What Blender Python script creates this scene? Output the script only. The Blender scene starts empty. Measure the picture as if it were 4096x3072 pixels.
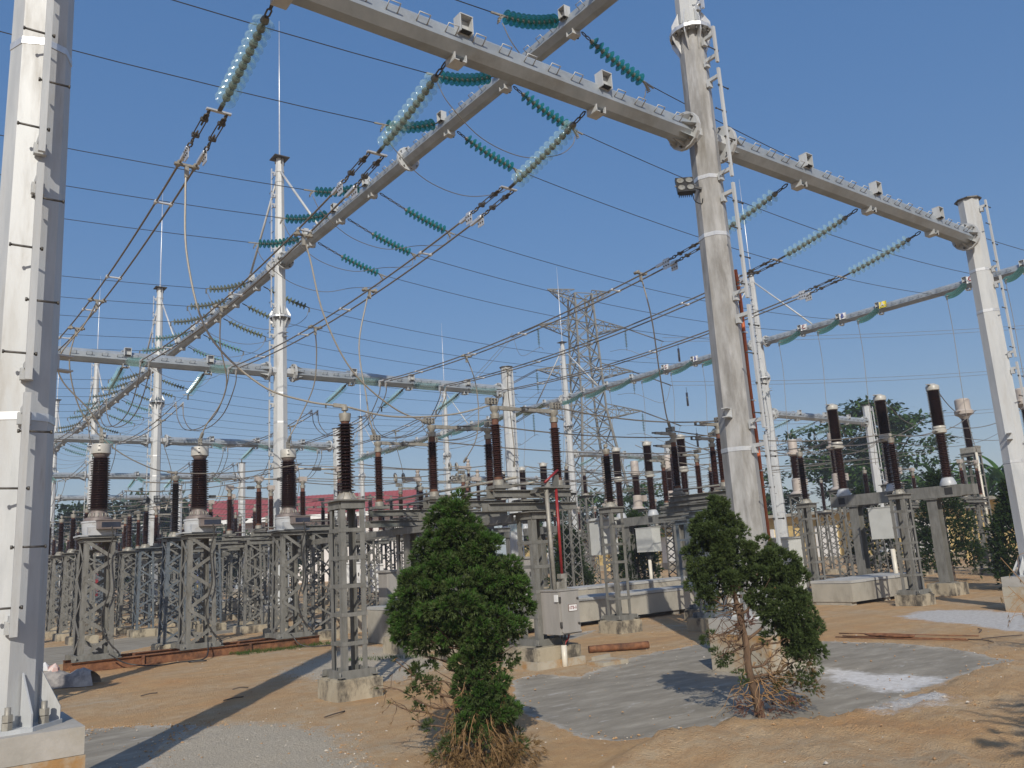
import bpy, math, random
from mathutils import Vector, Matrix
R = math.radians
rnd = random.Random(7)
SC = bpy.context.scene
COL = SC.collection
D = bpy.data
V = Vector

# ------------------------------------------------------------------ materials
def _nt(name):
    m = D.materials.new(name); m.use_nodes = True
    nt = m.node_tree
    b = nt.nodes['Principled BSDF']
    return m, nt, b

def _n(nt, t, **kw):
    n = nt.nodes.new(t)
    for k, v in kw.items():
        if k.startswith('i_'):
            n.inputs[k[2:].replace('_', ' ')].default_value = v
        else:
            setattr(n, k, v)
    return n

def rgba(c): return (c[0], c[1], c[2], 1.0)

def mat(name, c1, c2=None, rough=0.6, metal=0.0, scale=8.0, bump=0.0, bscale=None, spec=0.5,
        stretch=(1, 1, 1), c3=None, s3=1.3, t3=(0.5, 0.62), detail=6, rough2=None, coat=0.0, lo=0.35, hi=0.65):
    """base colour varied by noise (world scale object coords), optional stain colour c3, optional bump"""
    m, nt, b = _nt(name)
    L = nt.links.new
    b.inputs['Roughness'].default_value = rough
    b.inputs['Metallic'].default_value = metal
    b.inputs['Specular IOR Level'].default_value = spec
    if coat: b.inputs['Coat Weight'].default_value = coat
    if c2 is None:
        b.inputs['Base Color'].default_value = rgba(c1)
    tc = _n(nt, 'ShaderNodeTexCoord')
    mp = _n(nt, 'ShaderNodeMapping'); mp.inputs['Scale'].default_value = stretch
    oi = _n(nt, 'ShaderNodeObjectInfo')
    ad = _n(nt, 'ShaderNodeVectorMath', operation='ADD')
    ml = _n(nt, 'ShaderNodeVectorMath', operation='SCALE'); ml.inputs[3].default_value = 37.0
    L(oi.outputs['Random'], ml.inputs[0])
    L(tc.outputs['Object'], ad.inputs[0]); L(ml.outputs[0], ad.inputs[1])
    L(ad.outputs[0], mp.inputs[0])
    if c2 is not None:
        n1 = _n(nt, 'ShaderNodeTexNoise'); n1.inputs['Scale'].default_value = scale; n1.inputs['Detail'].default_value = detail
        n1.inputs['Roughness'].default_value = 0.62
        L(mp.outputs[0], n1.inputs['Vector'])
        r = _n(nt, 'ShaderNodeValToRGB')
        r.color_ramp.elements[0].position = lo; r.color_ramp.elements[1].position = hi
        r.color_ramp.elements[0].color = rgba(c1); r.color_ramp.elements[1].color = rgba(c2)
        L(n1.outputs['Fac'], r.inputs[0])
        out = r.outputs[0]
        if c3 is not None:
            n2 = _n(nt, 'ShaderNodeTexNoise'); n2.inputs['Scale'].default_value = s3; n2.inputs['Detail'].default_value = 8
            n2.inputs['Roughness'].default_value = 0.7
            L(mp.outputs[0], n2.inputs['Vector'])
            r2 = _n(nt, 'ShaderNodeValToRGB')
            r2.color_ramp.elements[0].position = t3[0]; r2.color_ramp.elements[1].position = t3[1]
            r2.color_ramp.elements[0].color = (0, 0, 0, 1); r2.color_ramp.elements[1].color = (1, 1, 1, 1)
            L(n2.outputs['Fac'], r2.inputs[0])
            mx = _n(nt, 'ShaderNodeMix', data_type='RGBA')
            L(r2.outputs[0], mx.inputs[0]); L(out, mx.inputs[6]); mx.inputs[7].default_value = rgba(c3)
            out = mx.outputs[2]
        L(out, b.inputs['Base Color'])
        if rough2 is not None:
            mr = _n(nt, 'ShaderNodeMapRange'); mr.inputs[3].default_value = rough; mr.inputs[4].default_value = rough2
            mr.inputs[1].default_value = lo; mr.inputs[2].default_value = hi
            L(n1.outputs['Fac'], mr.inputs[0]); L(mr.outputs[0], b.inputs['Roughness'])
    if bump:
        n3 = _n(nt, 'ShaderNodeTexNoise'); n3.inputs['Scale'].default_value = bscale or scale * 3; n3.inputs['Detail'].default_value = 5
        L(mp.outputs[0], n3.inputs['Vector'])
        bp = _n(nt, 'ShaderNodeBump'); bp.inputs['Strength'].default_value = bump; bp.inputs['Distance'].default_value = 0.02
        L(n3.outputs['Fac'], bp.inputs['Height']); L(bp.outputs[0], b.inputs['Normal'])
    return m

def glass_mat(name, tint, body, mixlo, mixhi):
    """thin blown glass: see-through in the middle of a disc, coloured and shiny toward its rim"""
    m = D.materials.new(name); m.use_nodes = True
    nt = m.node_tree; nt.nodes.clear(); L = nt.links.new
    out = _n(nt, 'ShaderNodeOutputMaterial')
    tr = _n(nt, 'ShaderNodeBsdfTransparent'); tr.inputs[0].default_value = rgba(tint)
    p = _n(nt, 'ShaderNodeBsdfPrincipled')
    p.inputs['Base Color'].default_value = rgba(body); p.inputs['Roughness'].default_value = 0.10
    p.inputs['Specular IOR Level'].default_value = 0.9
    lw = _n(nt, 'ShaderNodeLayerWeight'); lw.inputs[0].default_value = 0.45
    mr = _n(nt, 'ShaderNodeMapRange'); mr.inputs[3].default_value = mixlo; mr.inputs[4].default_value = mixhi
    mx = _n(nt, 'ShaderNodeMixShader')
    L(lw.outputs['Facing'], mr.inputs[0]); L(mr.outputs[0], mx.inputs[0])
    L(tr.outputs[0], mx.inputs[1]); L(p.outputs[0], mx.inputs[2]); L(mx.outputs[0], out.inputs[0])
    return m

def leaf_mat(name, cols, trans=0.3, rough=0.55):
    m = D.materials.new(name); m.use_nodes = True
    nt = m.node_tree; nt.nodes.clear(); L = nt.links.new
    out = _n(nt, 'ShaderNodeOutputMaterial')
    g = _n(nt, 'ShaderNodeNewGeometry')
    r = _n(nt, 'ShaderNodeValToRGB')
    e = r.color_ramp.elements
    e[0].color = rgba(cols[0]); e[1].color = rgba(cols[-1])
    for i, c in enumerate(cols[1:-1]):
        k = e.new((i + 1) / (len(cols) - 1)); k.color = rgba(c)
    tc = _n(nt, 'ShaderNodeTexCoord')
    no = _n(nt, 'ShaderNodeTexNoise'); no.inputs['Scale'].default_value = 2.2; no.inputs['Detail'].default_value = 2
    L(tc.outputs['Object'], no.inputs['Vector'])
    ma = _n(nt, 'ShaderNodeMath', operation='MULTIPLY_ADD'); ma.inputs[1].default_value = 0.55
    mb = _n(nt, 'ShaderNodeMath', operation='MULTIPLY'); mb.inputs[1].default_value = 0.45
    L(no.outputs['Fac'], mb.inputs[0])
    L(g.outputs['Random Per Island'], ma.inputs[0]); L(mb.outputs[0], ma.inputs[2])
    L(ma.outputs[0], r.inputs[0])
    p = _n(nt, 'ShaderNodeBsdfPrincipled'); p.inputs['Roughness'].default_value = rough
    p.inputs['Specular IOR Level'].default_value = 0.25
    t = _n(nt, 'ShaderNodeBsdfTranslucent')
    mx = _n(nt, 'ShaderNodeMixShader'); mx.inputs[0].default_value = trans
    L(r.outputs[0], p.inputs['Base Color']); L(r.outputs[0], t.inputs[0])
    L(p.outputs[0], mx.inputs[1]); L(t.outputs[0], mx.inputs[2]); L(mx.outputs[0], out.inputs[0])
    return m

M = {}
M['galv'] = mat('galvanised_new', (.46, .48, .49), (.58, .60, .61), rough=.48, rough2=.6, metal=.1, scale=2.6, stretch=(3, 3, .5), bump=.06, bscale=40,
                c3=(.38, .375, .355), s3=1.3, t3=(.5, .7), detail=9)
M['galv_dusty'] = mat('galvanised_dusty', (.27, .262, .245), (.43, .43, .425), rough=.5, metal=.12, scale=3.2, stretch=(2.5, 2.5, .6), bump=.06, bscale=30,
                c3=(.19, .18, .165), s3=1.5, t3=(.5, .7))
M['galv_beam'] = mat('galvanised_beam', (.31, .35, .385), (.40, .44, .475), rough=.46, metal=.3, scale=3, bump=.04, bscale=30, c3=(.27, .285, .29), s3=1.0, t3=(.5, .7))
M['zinc'] = mat('bright_zinc', (.62, .63, .64), (.74, .75, .75), rough=.4, metal=.55, scale=20)
M['steel_old'] = mat('weathered_galvanised', (.15, .148, .132), (.225, .222, .205), rough=.7, metal=.1, scale=5, stretch=(2, 2, .6), c3=(.105, .097, .08), s3=2.4, t3=(.55, .72), bump=.1, bscale=60)
M['steel_blue'] = mat('blue_grey_steel', (.10, .125, .15), (.155, .18, .205), rough=.6, metal=.1, scale=4, c3=(.2, .19, .17), s3=2, t3=(.55, .7))
M['steel_dark'] = mat('dark_fittings', (.07, .065, .06), (.15, .14, .125), rough=.5, metal=.5, scale=30)
M['cast'] = mat('cast_aluminium', (.27, .255, .22), (.38, .365, .32), rough=.55, metal=.3, scale=14, c3=(.2, .17, .13), s3=4, t3=(.55, .7))
M['cap_iron'] = mat('galvanised_cap', (.15, .155, .145), (.22, .225, .21), rough=.5, metal=.4, scale=30)
M['cable'] = mat('aluminium_cable', (.17, .15, .125), (.27, .245, .21), rough=.5, metal=.35, scale=60)
M['cable_pale'] = mat('pale_aluminium_cable', (.34, .31, .26), (.46, .43, .37), rough=.5, metal=.3, scale=60)
M['cable_dark'] = mat('dark_steel_cable', (.035, .033, .03), (.07, .065, .06), rough=.5, metal=.3, scale=60)
M['brown'] = mat('brown_porcelain', (.022, .0115, .010), (.036, .0175, .0145), rough=.14, scale=6, spec=.6, coat=.3)
M['brown2'] = mat('red_brown_porcelain', (.034, .0155, .0125), (.054, .024, .019), rough=.18, scale=6, spec=.6, coat=.3)
M['black_porc'] = mat('black_porcelain', (.012, .010, .010), (.026, .02, .018), rough=.14, scale=6, spec=.6, coat=.3)
M['rustband'] = mat('rusty_collar', (.11, .048, .03), (.17, .075, .045), rough=.8, scale=20, bump=.2)
M['rust'] = mat('rusty_iron', (.14, .055, .025), (.26, .12, .055), rough=.85, scale=9, bump=.25, bscale=40, c3=(.07, .035, .02), s3=3, t3=(.5, .65))
M['ctgrey'] = mat('grey_tank_paint', (.40, .42, .44), (.5, .52, .54), rough=.4, scale=3, c3=(.3, .28, .25), s3=4, t3=(.58, .75))
M['cthead'] = mat('white_head_paint', (.40, .39, .35), (.48, .47, .43), rough=.4, scale=6, c3=(.42, .38, .3), s3=6, t3=(.58, .75))
M['tan'] = mat('tan_tank_paint', (.40, .35, .31), (.48, .43, .385), rough=.5, scale=4, c3=(.28, .24, .2), s3=4, t3=(.58, .75))
M['boxbrown'] = mat('brown_terminal_box', (.16, .13, .12), (.22, .185, .17), rough=.5, scale=9)
M['window'] = mat('dark_window', (.02, .025, .04), (.04, .045, .07), rough=.1, scale=4)
M['boxgrey'] = mat('grey_cabinet_paint', (.30, .285, .26), (.36, .34, .315), rough=.5, scale=3, stretch=(3, 3, .5), c3=(.24, .22, .19), s3=5, t3=(.58, .78), bump=.05, bscale=80)
M['boxlight'] = mat('light_cabinet_paint', (.50, .51, .48), (.58, .59, .56), rough=.45, scale=3, c3=(.42, .41, .36), s3=3, t3=(.6, .78))
M['white'] = mat('white_paint', (.72, .72, .70), (.8, .8, .78), rough=.5, scale=5, c3=(.6, .58, .52), s3=3, t3=(.6, .78))
M['pvc'] = mat('cream_plastic_pipe', (.60, .56, .47), (.68, .64, .55), rough=.4, scale=5, c3=(.45, .39, .3), s3=5, t3=(.58, .75))
M['red'] = mat('red_paint', (.22, .016, .018), (.32, .03, .028), rough=.4, scale=9, c3=(.2, .02, .02), s3=8, t3=(.55, .7))
M['orange'] = mat('orange_sheath', (.46, .10, .03), (.56, .15, .05), rough=.5, scale=20)
M['yellow'] = mat('yellow_tape', (.75, .62, .05), rough=.5)
M['blue'] = mat('blue_paint', (.02, .05, .32), rough=.5)
M['blackp'] = mat('black_plastic', (.015, .015, .015), (.03, .03, .03), rough=.4, scale=20)
M['lens'] = mat('lamp_lens', (.22, .22, .2), (.34, .34, .31), rough=.2, scale=30, metal=.3)
M['concrete_old'] = mat('stained_concrete', (.34, .29, .21), (.44, .39, .29), rough=.9, scale=3.2, bump=.35, bscale=18, c3=(.085, .075, .06), s3=2.6, t3=(.47, .6), stretch=(1, 1, .55))
M['concrete_dirty'] = mat('mud_splashed_concrete', (.36, .32, .245), (.44, .40, .32), rough=.9, scale=2.4, bump=.3, bscale=14, c3=(.36, .21, .085), s3=1.9, t3=(.5, .64))
M['concrete_new'] = mat('pale_concrete', (.35, .335, .30), (.44, .42, .385), rough=.9, scale=3, bump=.2, bscale=22, c3=(.36, .33, .27), s3=1.6, t3=(.52, .7))
M['concrete_grey'] = mat('trough_concrete', (.33, .31, .26), (.42, .395, .335), rough=.9, scale=2.5, bump=.2, bscale=20, c3=(.22, .2, .165), s3=1.2, t3=(.5, .66), stretch=(1, 1, .5))
M['lid'] = mat('trough_lid_concrete', (.36, .36, .345), (.45, .45, .43), rough=.9, scale=2.5, bump=.2, bscale=25)
M['yellow_wall'] = mat('yellow_render', (.62, .47, .20), (.72, .56, .26), rough=.9, scale=1.2, c3=(.5, .36, .14), s3=.8, t3=(.5, .68), bump=.1)
M['red_roof'] = mat('red_sheet_roof', (.30, .055, .05), (.36, .075, .065), rough=.6, scale=1.2)
M['white_wall'] = mat('white_render', (.66, .64, .62), (.74, .72, .70), rough=.9, scale=1)
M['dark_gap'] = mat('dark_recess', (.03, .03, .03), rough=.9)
M['glass_clear'] = glass_mat('clear_glass', (.95, .99, .985), (.42, .56, .55), .04, .36)
M['glass_teal'] = glass_mat('teal_glass', (.36, .78, .77), (.02, .19, .19), .22, .85)
M['glass_pale'] = glass_mat('pale_green_glass', (.62, .84, .82), (.20, .40, .38), .3, .85)
M['glass_olive'] = glass_mat('olive_glass', (.55, .66, .55), (.20, .23, .15), .4, .9)
M['bark'] = mat('conifer_bark', (.10, .062, .038), (.19, .12, .075), rough=.9, scale=14, stretch=(2, 2, .4), bump=.5, bscale=40, c3=(.08, .05, .03), s3=6, t3=(.5, .65))
M['bark_dark'] = mat('dark_bark', (.06, .045, .035), (.12, .09, .07), rough=.9, scale=6, bump=.3)
M['deadwood'] = mat('dead_twig', (.26, .15, .07), (.38, .24, .12), rough=.9, scale=20)
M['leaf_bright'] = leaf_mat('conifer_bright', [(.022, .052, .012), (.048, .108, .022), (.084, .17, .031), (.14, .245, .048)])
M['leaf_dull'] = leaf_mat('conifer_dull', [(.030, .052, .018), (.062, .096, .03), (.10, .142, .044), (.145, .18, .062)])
M['leaf_dark'] = leaf_mat('conifer_dark', [(.012, .026, .008), (.024, .050, .012), (.042, .078, .018), (.066, .105, .026)])
M['leaf_dead'] = leaf_mat('conifer_dead', [(.08, .05, .02), (.17, .105, .045), (.26, .165, .075), (.12, .10, .035)], trans=.15)
M['leaf_tree'] = leaf_mat('broadleaf', [(.016, .038, .010), (.034, .075, .016), (.06, .12, .024), (.095, .17, .038)], trans=.25)
M['leaf_tree2'] = leaf_mat('broadleaf_dark', [(.010, .022, .008), (.02, .04, .012), (.035, .065, .018), (.055, .085, .028)], trans=.2)
M['leaf_banana'] = leaf_mat('banana_leaf', [(.03, .08, .012), (.06, .14, .02), (.10, .19, .035)], trans=.35)
M['leaf_weed'] = leaf_mat('weed_leaf', [(.03, .07, .012), (.06, .12, .02), (.12, .16, .04)], trans=.3)
M['stone'] = mat('pebble', (.38, .33, .26), (.6, .56, .48), rough=.9, scale=.7)
M['clod'] = mat('dirt_clod', (.33, .19, .085), (.46, .29, .15), rough=.95, scale=.8)
M['tarp'] = mat('grey_tarpaulin', (.24, .225, .21), (.42, .39, .355), rough=.6, scale=5, bump=.5, bscale=9, c3=(.15, .14, .14), s3=3, t3=(.5, .62))
M['cloth'] = mat('printed_sack', (.65, .6, .56), (.55, .25, .2), rough=.8, scale=9)

# ------------------------------------------------------------------ mesh builder
def frame(d):
    d = V(d).normalized()
    u = V((0, 0, 1)) if abs(d.z) < .95 else V((1, 0, 0))
    x = u.cross(d).normalized()
    y = d.cross(x).normalized()
    return x, y, d

class MB:
    def __init__(s): s.v = []; s.f = []; s.m = []; s.s = []
    def face(s, idx, mi=0, sm=False): s.f.append(idx); s.m.append(mi); s.s.append(sm)
    def box(s, c, d, rz=0, mi=0, M4=None):
        b = len(s.v); c = V(c); ca, sa = math.cos(rz), math.sin(rz)
        for dz in (-.5, .5):
            for dx, dy in ((-.5, -.5), (.5, -.5), (.5, .5), (-.5, .5)):
                x, y = dx * d[0], dy * d[1]
                s.v.append(c + V((x * ca - y * sa, x * sa + y * ca, dz * d[2])))
        for q in ((0, 3, 2, 1), (4, 5, 6, 7), (0, 1, 5, 4), (1, 2, 6, 5), (2, 3, 7, 6), (3, 0, 4, 7)):
            s.face([b + i for i in q], mi)
        return s
    def bar(s, p, q, w, h, mi=0, up=(0, 0, 1)):
        p, q = V(p), V(q); d = (q - p).normalized(); u = V(up)
        if abs(d.dot(u)) > .98: u = V((0, 1, 0))
        x = d.cross(u).normalized(); y = x.cross(d).normalized()
        b = len(s.v)
        for o in (p, q):
            for i, j in ((-.5, -.5), (.5, -.5), (.5, .5), (-.5, .5)):
                s.v.append(o + x * (i * w) + y * (j * h))
        for k in ((0, 1, 2, 3), (7, 6, 5, 4), (0, 4, 5, 1), (1, 5, 6, 2), (2, 6, 7, 3), (3, 7, 4, 0)):
            s.face([b + i for i in k], mi)
        return s
    def tube(s, pts, r, n=8, mi=0, sm=True, cap=True, ph=0.0):
        pts = [V(p) for p in pts]; k = len(pts)
        rs = r if isinstance(r, (list, tuple)) else [r] * k
        b = len(s.v)
        d0 = (pts[1] - pts[0]).normalized()
        x, y, _ = frame(d0)
        for i, p in enumerate(pts):
            t = (pts[min(i + 1, k - 1)] - pts[max(i - 1, 0)])
            if t.length < 1e-9: t = d0
            t.normalize()
            x = (x - t * x.dot(t))
            if x.length < 1e-6: x, _, _ = frame(t)
            x.normalize(); y = t.cross(x)
            for j in range(n):
                a = 2 * math.pi * j / n + ph
                s.v.append(p + x * (math.cos(a) * rs[i]) + y * (math.sin(a) * rs[i]))
        for i in range(k - 1):
            for j in range(n):
                a, c = b + i * n + j, b + i * n + (j + 1) % n
                s.face([a, c, c + n, a + n], mi, sm)
        if cap:
            s.face([b + j for j in reversed(range(n))], mi); s.face([b + (k - 1) * n + j for j in range(n)], mi)
        return s
    def lathe(s, prof, o=(0, 0, 0), ax=(0, 0, 1), n=12, mi=0, sm=True):
        """prof: list of (r, z[, mi])"""
        o = V(o); x, y, d = frame(ax)
        if abs(V(ax).normalized().z) > .999: x, y, d = V((1, 0, 0)), V((0, 1, 0)), V((0, 0, 1 if V(ax).z > 0 else -1))
        cs = [(math.cos(2 * math.pi * j / n), math.sin(2 * math.pi * j / n)) for j in range(n)]
        def ring(q, cap=None):
            k = len(s.v); c = o + d * q[1]
            for ca, sa in cs: s.v.append(c + x * (ca * q[0]) + y * (sa * q[0]))
            return k
        seg = lambda i: V((prof[i + 1][0] - prof[i][0], prof[i + 1][1] - prof[i][1]))
        r0 = ring(prof[0]); first = r0
        for i in range(len(prof) - 1):
            m_ = prof[i + 1][2] if len(prof[i + 1]) > 2 else mi
            r1 = ring(prof[i + 1])
            for j in range(n):
                k = (j + 1) % n
                s.face([r0 + j, r0 + k, r1 + k, r1 + j], m_, sm)
            r0 = r1
            if sm and i + 2 < len(prof):
                u, w_ = seg(i), seg(i + 1)
                if u.length > 1e-6 and w_.length > 1e-6 and u.angle(w_) > .7: r0 = ring(prof[i + 1])
        if prof[0][0] > 1e-4:
            k = ring(prof[0]); s.face([k + j for j in reversed(range(n))], prof[1][2] if len(prof[1]) > 2 else mi)
        if prof[-1][0] > 1e-4:
            k = ring(prof[-1]); s.face([k + j for j in range(n)], prof[-1][2] if len(prof[-1]) > 2 else mi)
        return s
    def prism(s, poly, z0, z1, mi=0, mi_top=None):
        b = len(s.v); n = len(poly)
        for z in (z0, z1):
            for p in poly: s.v.append(V((p[0], p[1], z)))
        s.face([b + i for i in reversed(range(n))], mi); s.face([b + n + i for i in range(n)], mi if mi_top is None else mi_top)
        for i in range(n):
            j = (i + 1) % n
            s.face([b + i, b + j, b + n + j, b + n + i], mi)
        return s
    def quad(s, a, b, c, d, mi=0):
        k = len(s.v); s.v += [V(a), V(b), V(c), V(d)]; s.face([k, k + 1, k + 2, k + 3], mi); return s
    def tri(s, a, b, c, mi=0):
        k = len(s.v); s.v += [V(a), V(b), V(c)]; s.face([k, k + 1, k + 2], mi); return s
    def mesh(s, name, mats):
        me = D.meshes.new(name)
        me.from_pydata([tuple(v) for v in s.v], [], s.f)
        for m in mats: me.materials.append(M[m] if isinstance(m, str) else m)
        me.polygons.foreach_set('material_index', s.m)
        me.polygons.foreach_set('use_smooth', s.s)
        me.update()
        return me
    def build(s, name, mats, parent=None, loc=None):
        if isinstance(mats, str): mats = [mats]
        return put(name, s.mesh(name, mats), parent, loc)

def put(name, me, parent=None, loc=None, rot=None):
    o = D.objects.new(name, me); COL.objects.link(o)
    if rot is not None: o.matrix_basis = Matrix.Translation(V(loc or (0, 0, 0))) @ rot.to_4x4()
    elif loc is not None: o.location = loc
    if parent is not None: o.parent = parent
    return o

def tag(o, label, cat, group=None, kind='thing'):
    o['label'] = label; o['category'] = cat; o['kind'] = kind
    if group: o['group'] = group
    return o
def thing(name, label, cat, loc=(0, 0, 0), rz=0, group=None):
    o = D.objects.new(name, None); COL.objects.link(o); o.location = loc; o.rotation_euler = (0, 0, rz)
    o.empty_display_size = .1
    return tag(o, label, cat, group)
def struct(o, label=None):
    o['kind'] = 'structure'
    if label: o['label'] = label
    return o
def kids(o): return [c for c in D.objects if c.parent == o]
def copy_tree(o, parent=None):
    c = o.copy(); COL.objects.link(c)
    if parent is not None: c.parent = parent
    for ch in list(o.children): copy_tree(ch, c)
    return c
def dup(o, loc, label, rz=None, group=None):
    c = copy_tree(o); c.location = loc; c['label'] = label
    if rz is not None: c.rotation_euler = (0, 0, rz)
    if group: c['group'] = group
    return c
def catmull(pts, k=6):
    pts = [V(p) for p in pts]; out = []
    for i in range(len(pts) - 1):
        p0 = pts[i - 1] if i else pts[0] * 2 - pts[1]
        p1, p2 = pts[i], pts[i + 1]
        p3 = pts[i + 2] if i + 2 < len(pts) else pts[-1] * 2 - pts[-2]
        for j in range(k):
            t = j / k
            out.append(.5 * ((2 * p1) + (p2 - p0) * t + (2 * p0 - 5 * p1 + 4 * p2 - p3) * t * t + (3 * p1 - p0 - 3 * p2 + p3) * t ** 3))
    out.append(pts[-1]); return out
def sagline(a, b, sag, n=16):
    a, b = V(a), V(b)
    return [a.lerp(b, i / n) - V((0, 0, 4 * sag * (i / n) * (1 - i / n))) for i in range(n + 1)]
# ------------------------------------------------------------------ steel gantries
GX = [.78, 9.5, 18.27, 33.99, 42.92]
GY = [7.33, 24.26, 39.02, 53.26, 67.53]
ZL, ZU = 7.65, 11.17
ROW = ['nearest', 'second', 'third', 'fourth', 'fifth']
OCT = R(22.5)

def ring_bolts(mb, z, r, n, up=True, mi=0, rad=.018, h=.05):
    for i in range(n):
        a = 2 * math.pi * i / n + .2
        c = V((math.cos(a) * r, math.sin(a) * r, z))
        mb.tube([c, c + V((0, 0, h if up else -h))], rad, 6, mi, sm=False)

def gussets(mb, z, r0, r1, h, n, t=.012, mi=0, ph=0.0):
    for i in range(n):
        a = 2 * math.pi * i / n + ph
        ca, sa = math.cos(a), math.sin(a); px, py = -sa * t / 2, ca * t / 2
        P = lambda r, zz, s: V((ca * r + s * px, sa * r + s * py, zz))
        for s in (-1, 1):
            q = [P(r0, z, s), P(r1, z, s), P(r1, z + .25 * h, s), P(r0, z + h, s)]
            mb.quad(*q, mi)
        mb.quad(P(r1, z, -1), P(r1, z, 1), P(r1, z + .25 * h, 1), P(r1, z + .25 * h, -1), mi)
        mb.quad(P(r1, z + .25 * h, -1), P(r1, z + .25 * h, 1), P(r0, z + h, 1), P(r0, z + h, -1), mi)

def rail_mesh(z0, z1, r0, r1, H, off=.13):
    """climbing rail of short channels with pegs left and right, stood off the -Y side of the shaft"""
    mb = MB(); z = z0; k = 0; seg = 1.75
    rad = lambda z: r0 + (r1 - r0) * z / H
    while z < z1 - .4:
        e = min(z + seg, z1)
        y0, y1 = -rad(z) - off, -rad(e) - off
        mb.bar((.0, y0, z), (0, y1, e), .048, .035, 0, up=(0, 1, 0))
        for zz, yy in ((z + .12, y0), (e - .12, y1)):
            mb.bar((0, yy + .02, zz), (0, -rad(zz) + .02, zz), .05, .05)
            mb.box((0, -rad(zz) - .03, zz - .06), (.09, .05, .09))
        n = 0; q = z + .2
        while q < e:
            yy = -rad(q) - off; s = 1 if k % 2 else -1
            mb.tube([(-.05 * s, yy, q), (.17 * s, yy, q)], .009, 6, 1)
            mb.tube([(.165 * s, yy, q), (.178 * s, yy, q)], .015, 6, 1)
            mb.tube([(-.05 * s, yy, q), (-.035 * s, yy, q)], .016, 6, 1)
            k += 1; q += .42
        z += seg + .1
    return mb

def pole_proto(tall, dusty, footing=.95, fh=.65, rail=True, detail=True):
    H = 9.4 if tall else 8.55
    r0, r1 = .255, (.205 if tall else .215)
    o = thing('steel_pole', 'pole', 'pole')
    sm = 'galv_dusty' if dusty else 'galv'
    mb = MB()
    zz = [fh + .03, 2.9, 6.0, H]
    mb.tube([(0, 0, z) for z in zz], [r0 + (r1 - r0) * z / H for z in zz], 8, 0, sm=False)
    for z in (6.05, 6.95, 2.9):       # welded seam collars
        r = r0 + (r1 - r0) * z / H
        mb.tube([(0, 0, z - .03), (0, 0, z + .03)], [r + .006, r + .005], 8, 1, sm=False)
    mb.build('shaft', [sm, 'zinc'], o)
    b = MB()
    b.tube([(0, 0, fh), (0, 0, fh + .03)], .40, 8, 0, sm=False, ph=OCT)
    gussets(b, fh + .03, r0 - .01, .385, .36, 8, ph=OCT)
    b.build('base_plate', ['galv'], o)
    if detail:
        for i in range(8):
            a = 2 * math.pi * i / 8
            c = V((math.cos(a) * .335, math.sin(a) * .335, fh + .03))
            q = MB(); q.tube([c, c + V((0, 0, .05))], .036, 6, 0, sm=False); q.tube([c + V((0, 0, .055)), c + V((0, 0, .1))], .036, 6, 0, sm=False)
            q.tube([c, c + V((0, 0, .15))], .02, 8, 0)
            q.build('anchor_bolt', ['cast'], o)
    f = MB(); h = footing / 2; bv = .03
    f.prism([(-h, -h), (h, -h), (h, h), (-h, h)], -.2, fh - .19, 0)
    f.prism([(-h + .008, -h + .008), (h - .008, -h + .008), (h - .008, h - .008), (-h + .008, h - .008)], fh - .187, fh, 1)
    f.build('concrete_footing', ['concrete_dirty', 'concrete_new'], o)
    if rail:
        rail_mesh(1.3, H - .1, r0, r1, H, .22 if dusty else .13).build('climbing_rail', ['galv', 'steel_dark'], o)
    if tall:
        u = MB(); H2 = 14.8
        u.tube([(0, 0, H + .02), (0, 0, 12), (0, 0, H2)], [.195, .165, .135], 8, 0, sm=False)
        for z in (14.0, 14.35): u.tube([(0, 0, z - .04), (0, 0, z + .04)], [.155, .155], 8, 0, sm=False)
        u.build('upper_shaft', ['galv'], o)
        g = MB()
        g.tube([(0, 0, H - .03), (0, 0, H + .03)], .33, 16, 0, sm=False)
        gussets(g, H + .03, .19, .32, .32, 8, ph=OCT)
        k = len(g.v); gussets(g, 0, .2, .32, .32, 8, ph=OCT)
        for i in range(k, len(g.v)): g.v[i].z = H - .03 - g.v[i].z
        ring_bolts(g, H - .03, .285, 16, False, 1)
        ring_bolts(g, H + .03, .285, 16, True, 1, h=.03)
        g.build('joint_flange', ['zinc', 'steel_dark'], o)
        c = MB(); c.box((0, 0, H2 + .02), (.5, .5, .03)); c.box((0, 0, H2 - .1), (.32, .03, .2)); c.box((0, 0, H2 - .1), (.03, .32, .2))
        c.build('top_plate', ['steel_dark'], o)
        s = MB(); s.tube([(0, 0, H2 + .03), (0, 0, H2 + .15), (0, 0, H2 + .16), (0, 0, 17.5), (0, 0, 19.9)], [.06, .04, .026, .02, .007], 8)
        s.build('lightning_rod', ['zinc'], o)
        for sgn in (-1, 1):
            t = MB(); t.tube([(.12 * sgn, 0, 14.3), (3.0 * sgn, 0, ZU + .2)], .038, 8); t.build('tie_rod', ['galv'], o)
        if rail: rail_mesh(H + .3, 14.4, .195, .135, 20, .12).build('climbing_rail', ['zinc', 'steel_dark'], o)
    else:
        c = MB(); c.tube([(0, 0, H), (0, 0, H + .025)], r1 + .05, 8, 0, sm=False, ph=OCT); c.build('top_plate', ['steel_dark'], o)
    for z, a in ((3.4, .3), (H - .6, .3), (3.4, math.pi + .3)):
        r = r0 + (r1 - r0) * z / H; e = MB()
        cx, cy = math.cos(a) * (r + .05), math.sin(a) * (r + .05)
        for dz in (-.06, .06): e.box((cx, cy, z + dz), (.16, .09, .012), rz=a)
        e.box((math.cos(a) * (r + .005), math.sin(a) * (r + .005), z), (.02, .1, .13), rz=a)
        e.build('lug', ['galv'], o)
    return o

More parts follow.
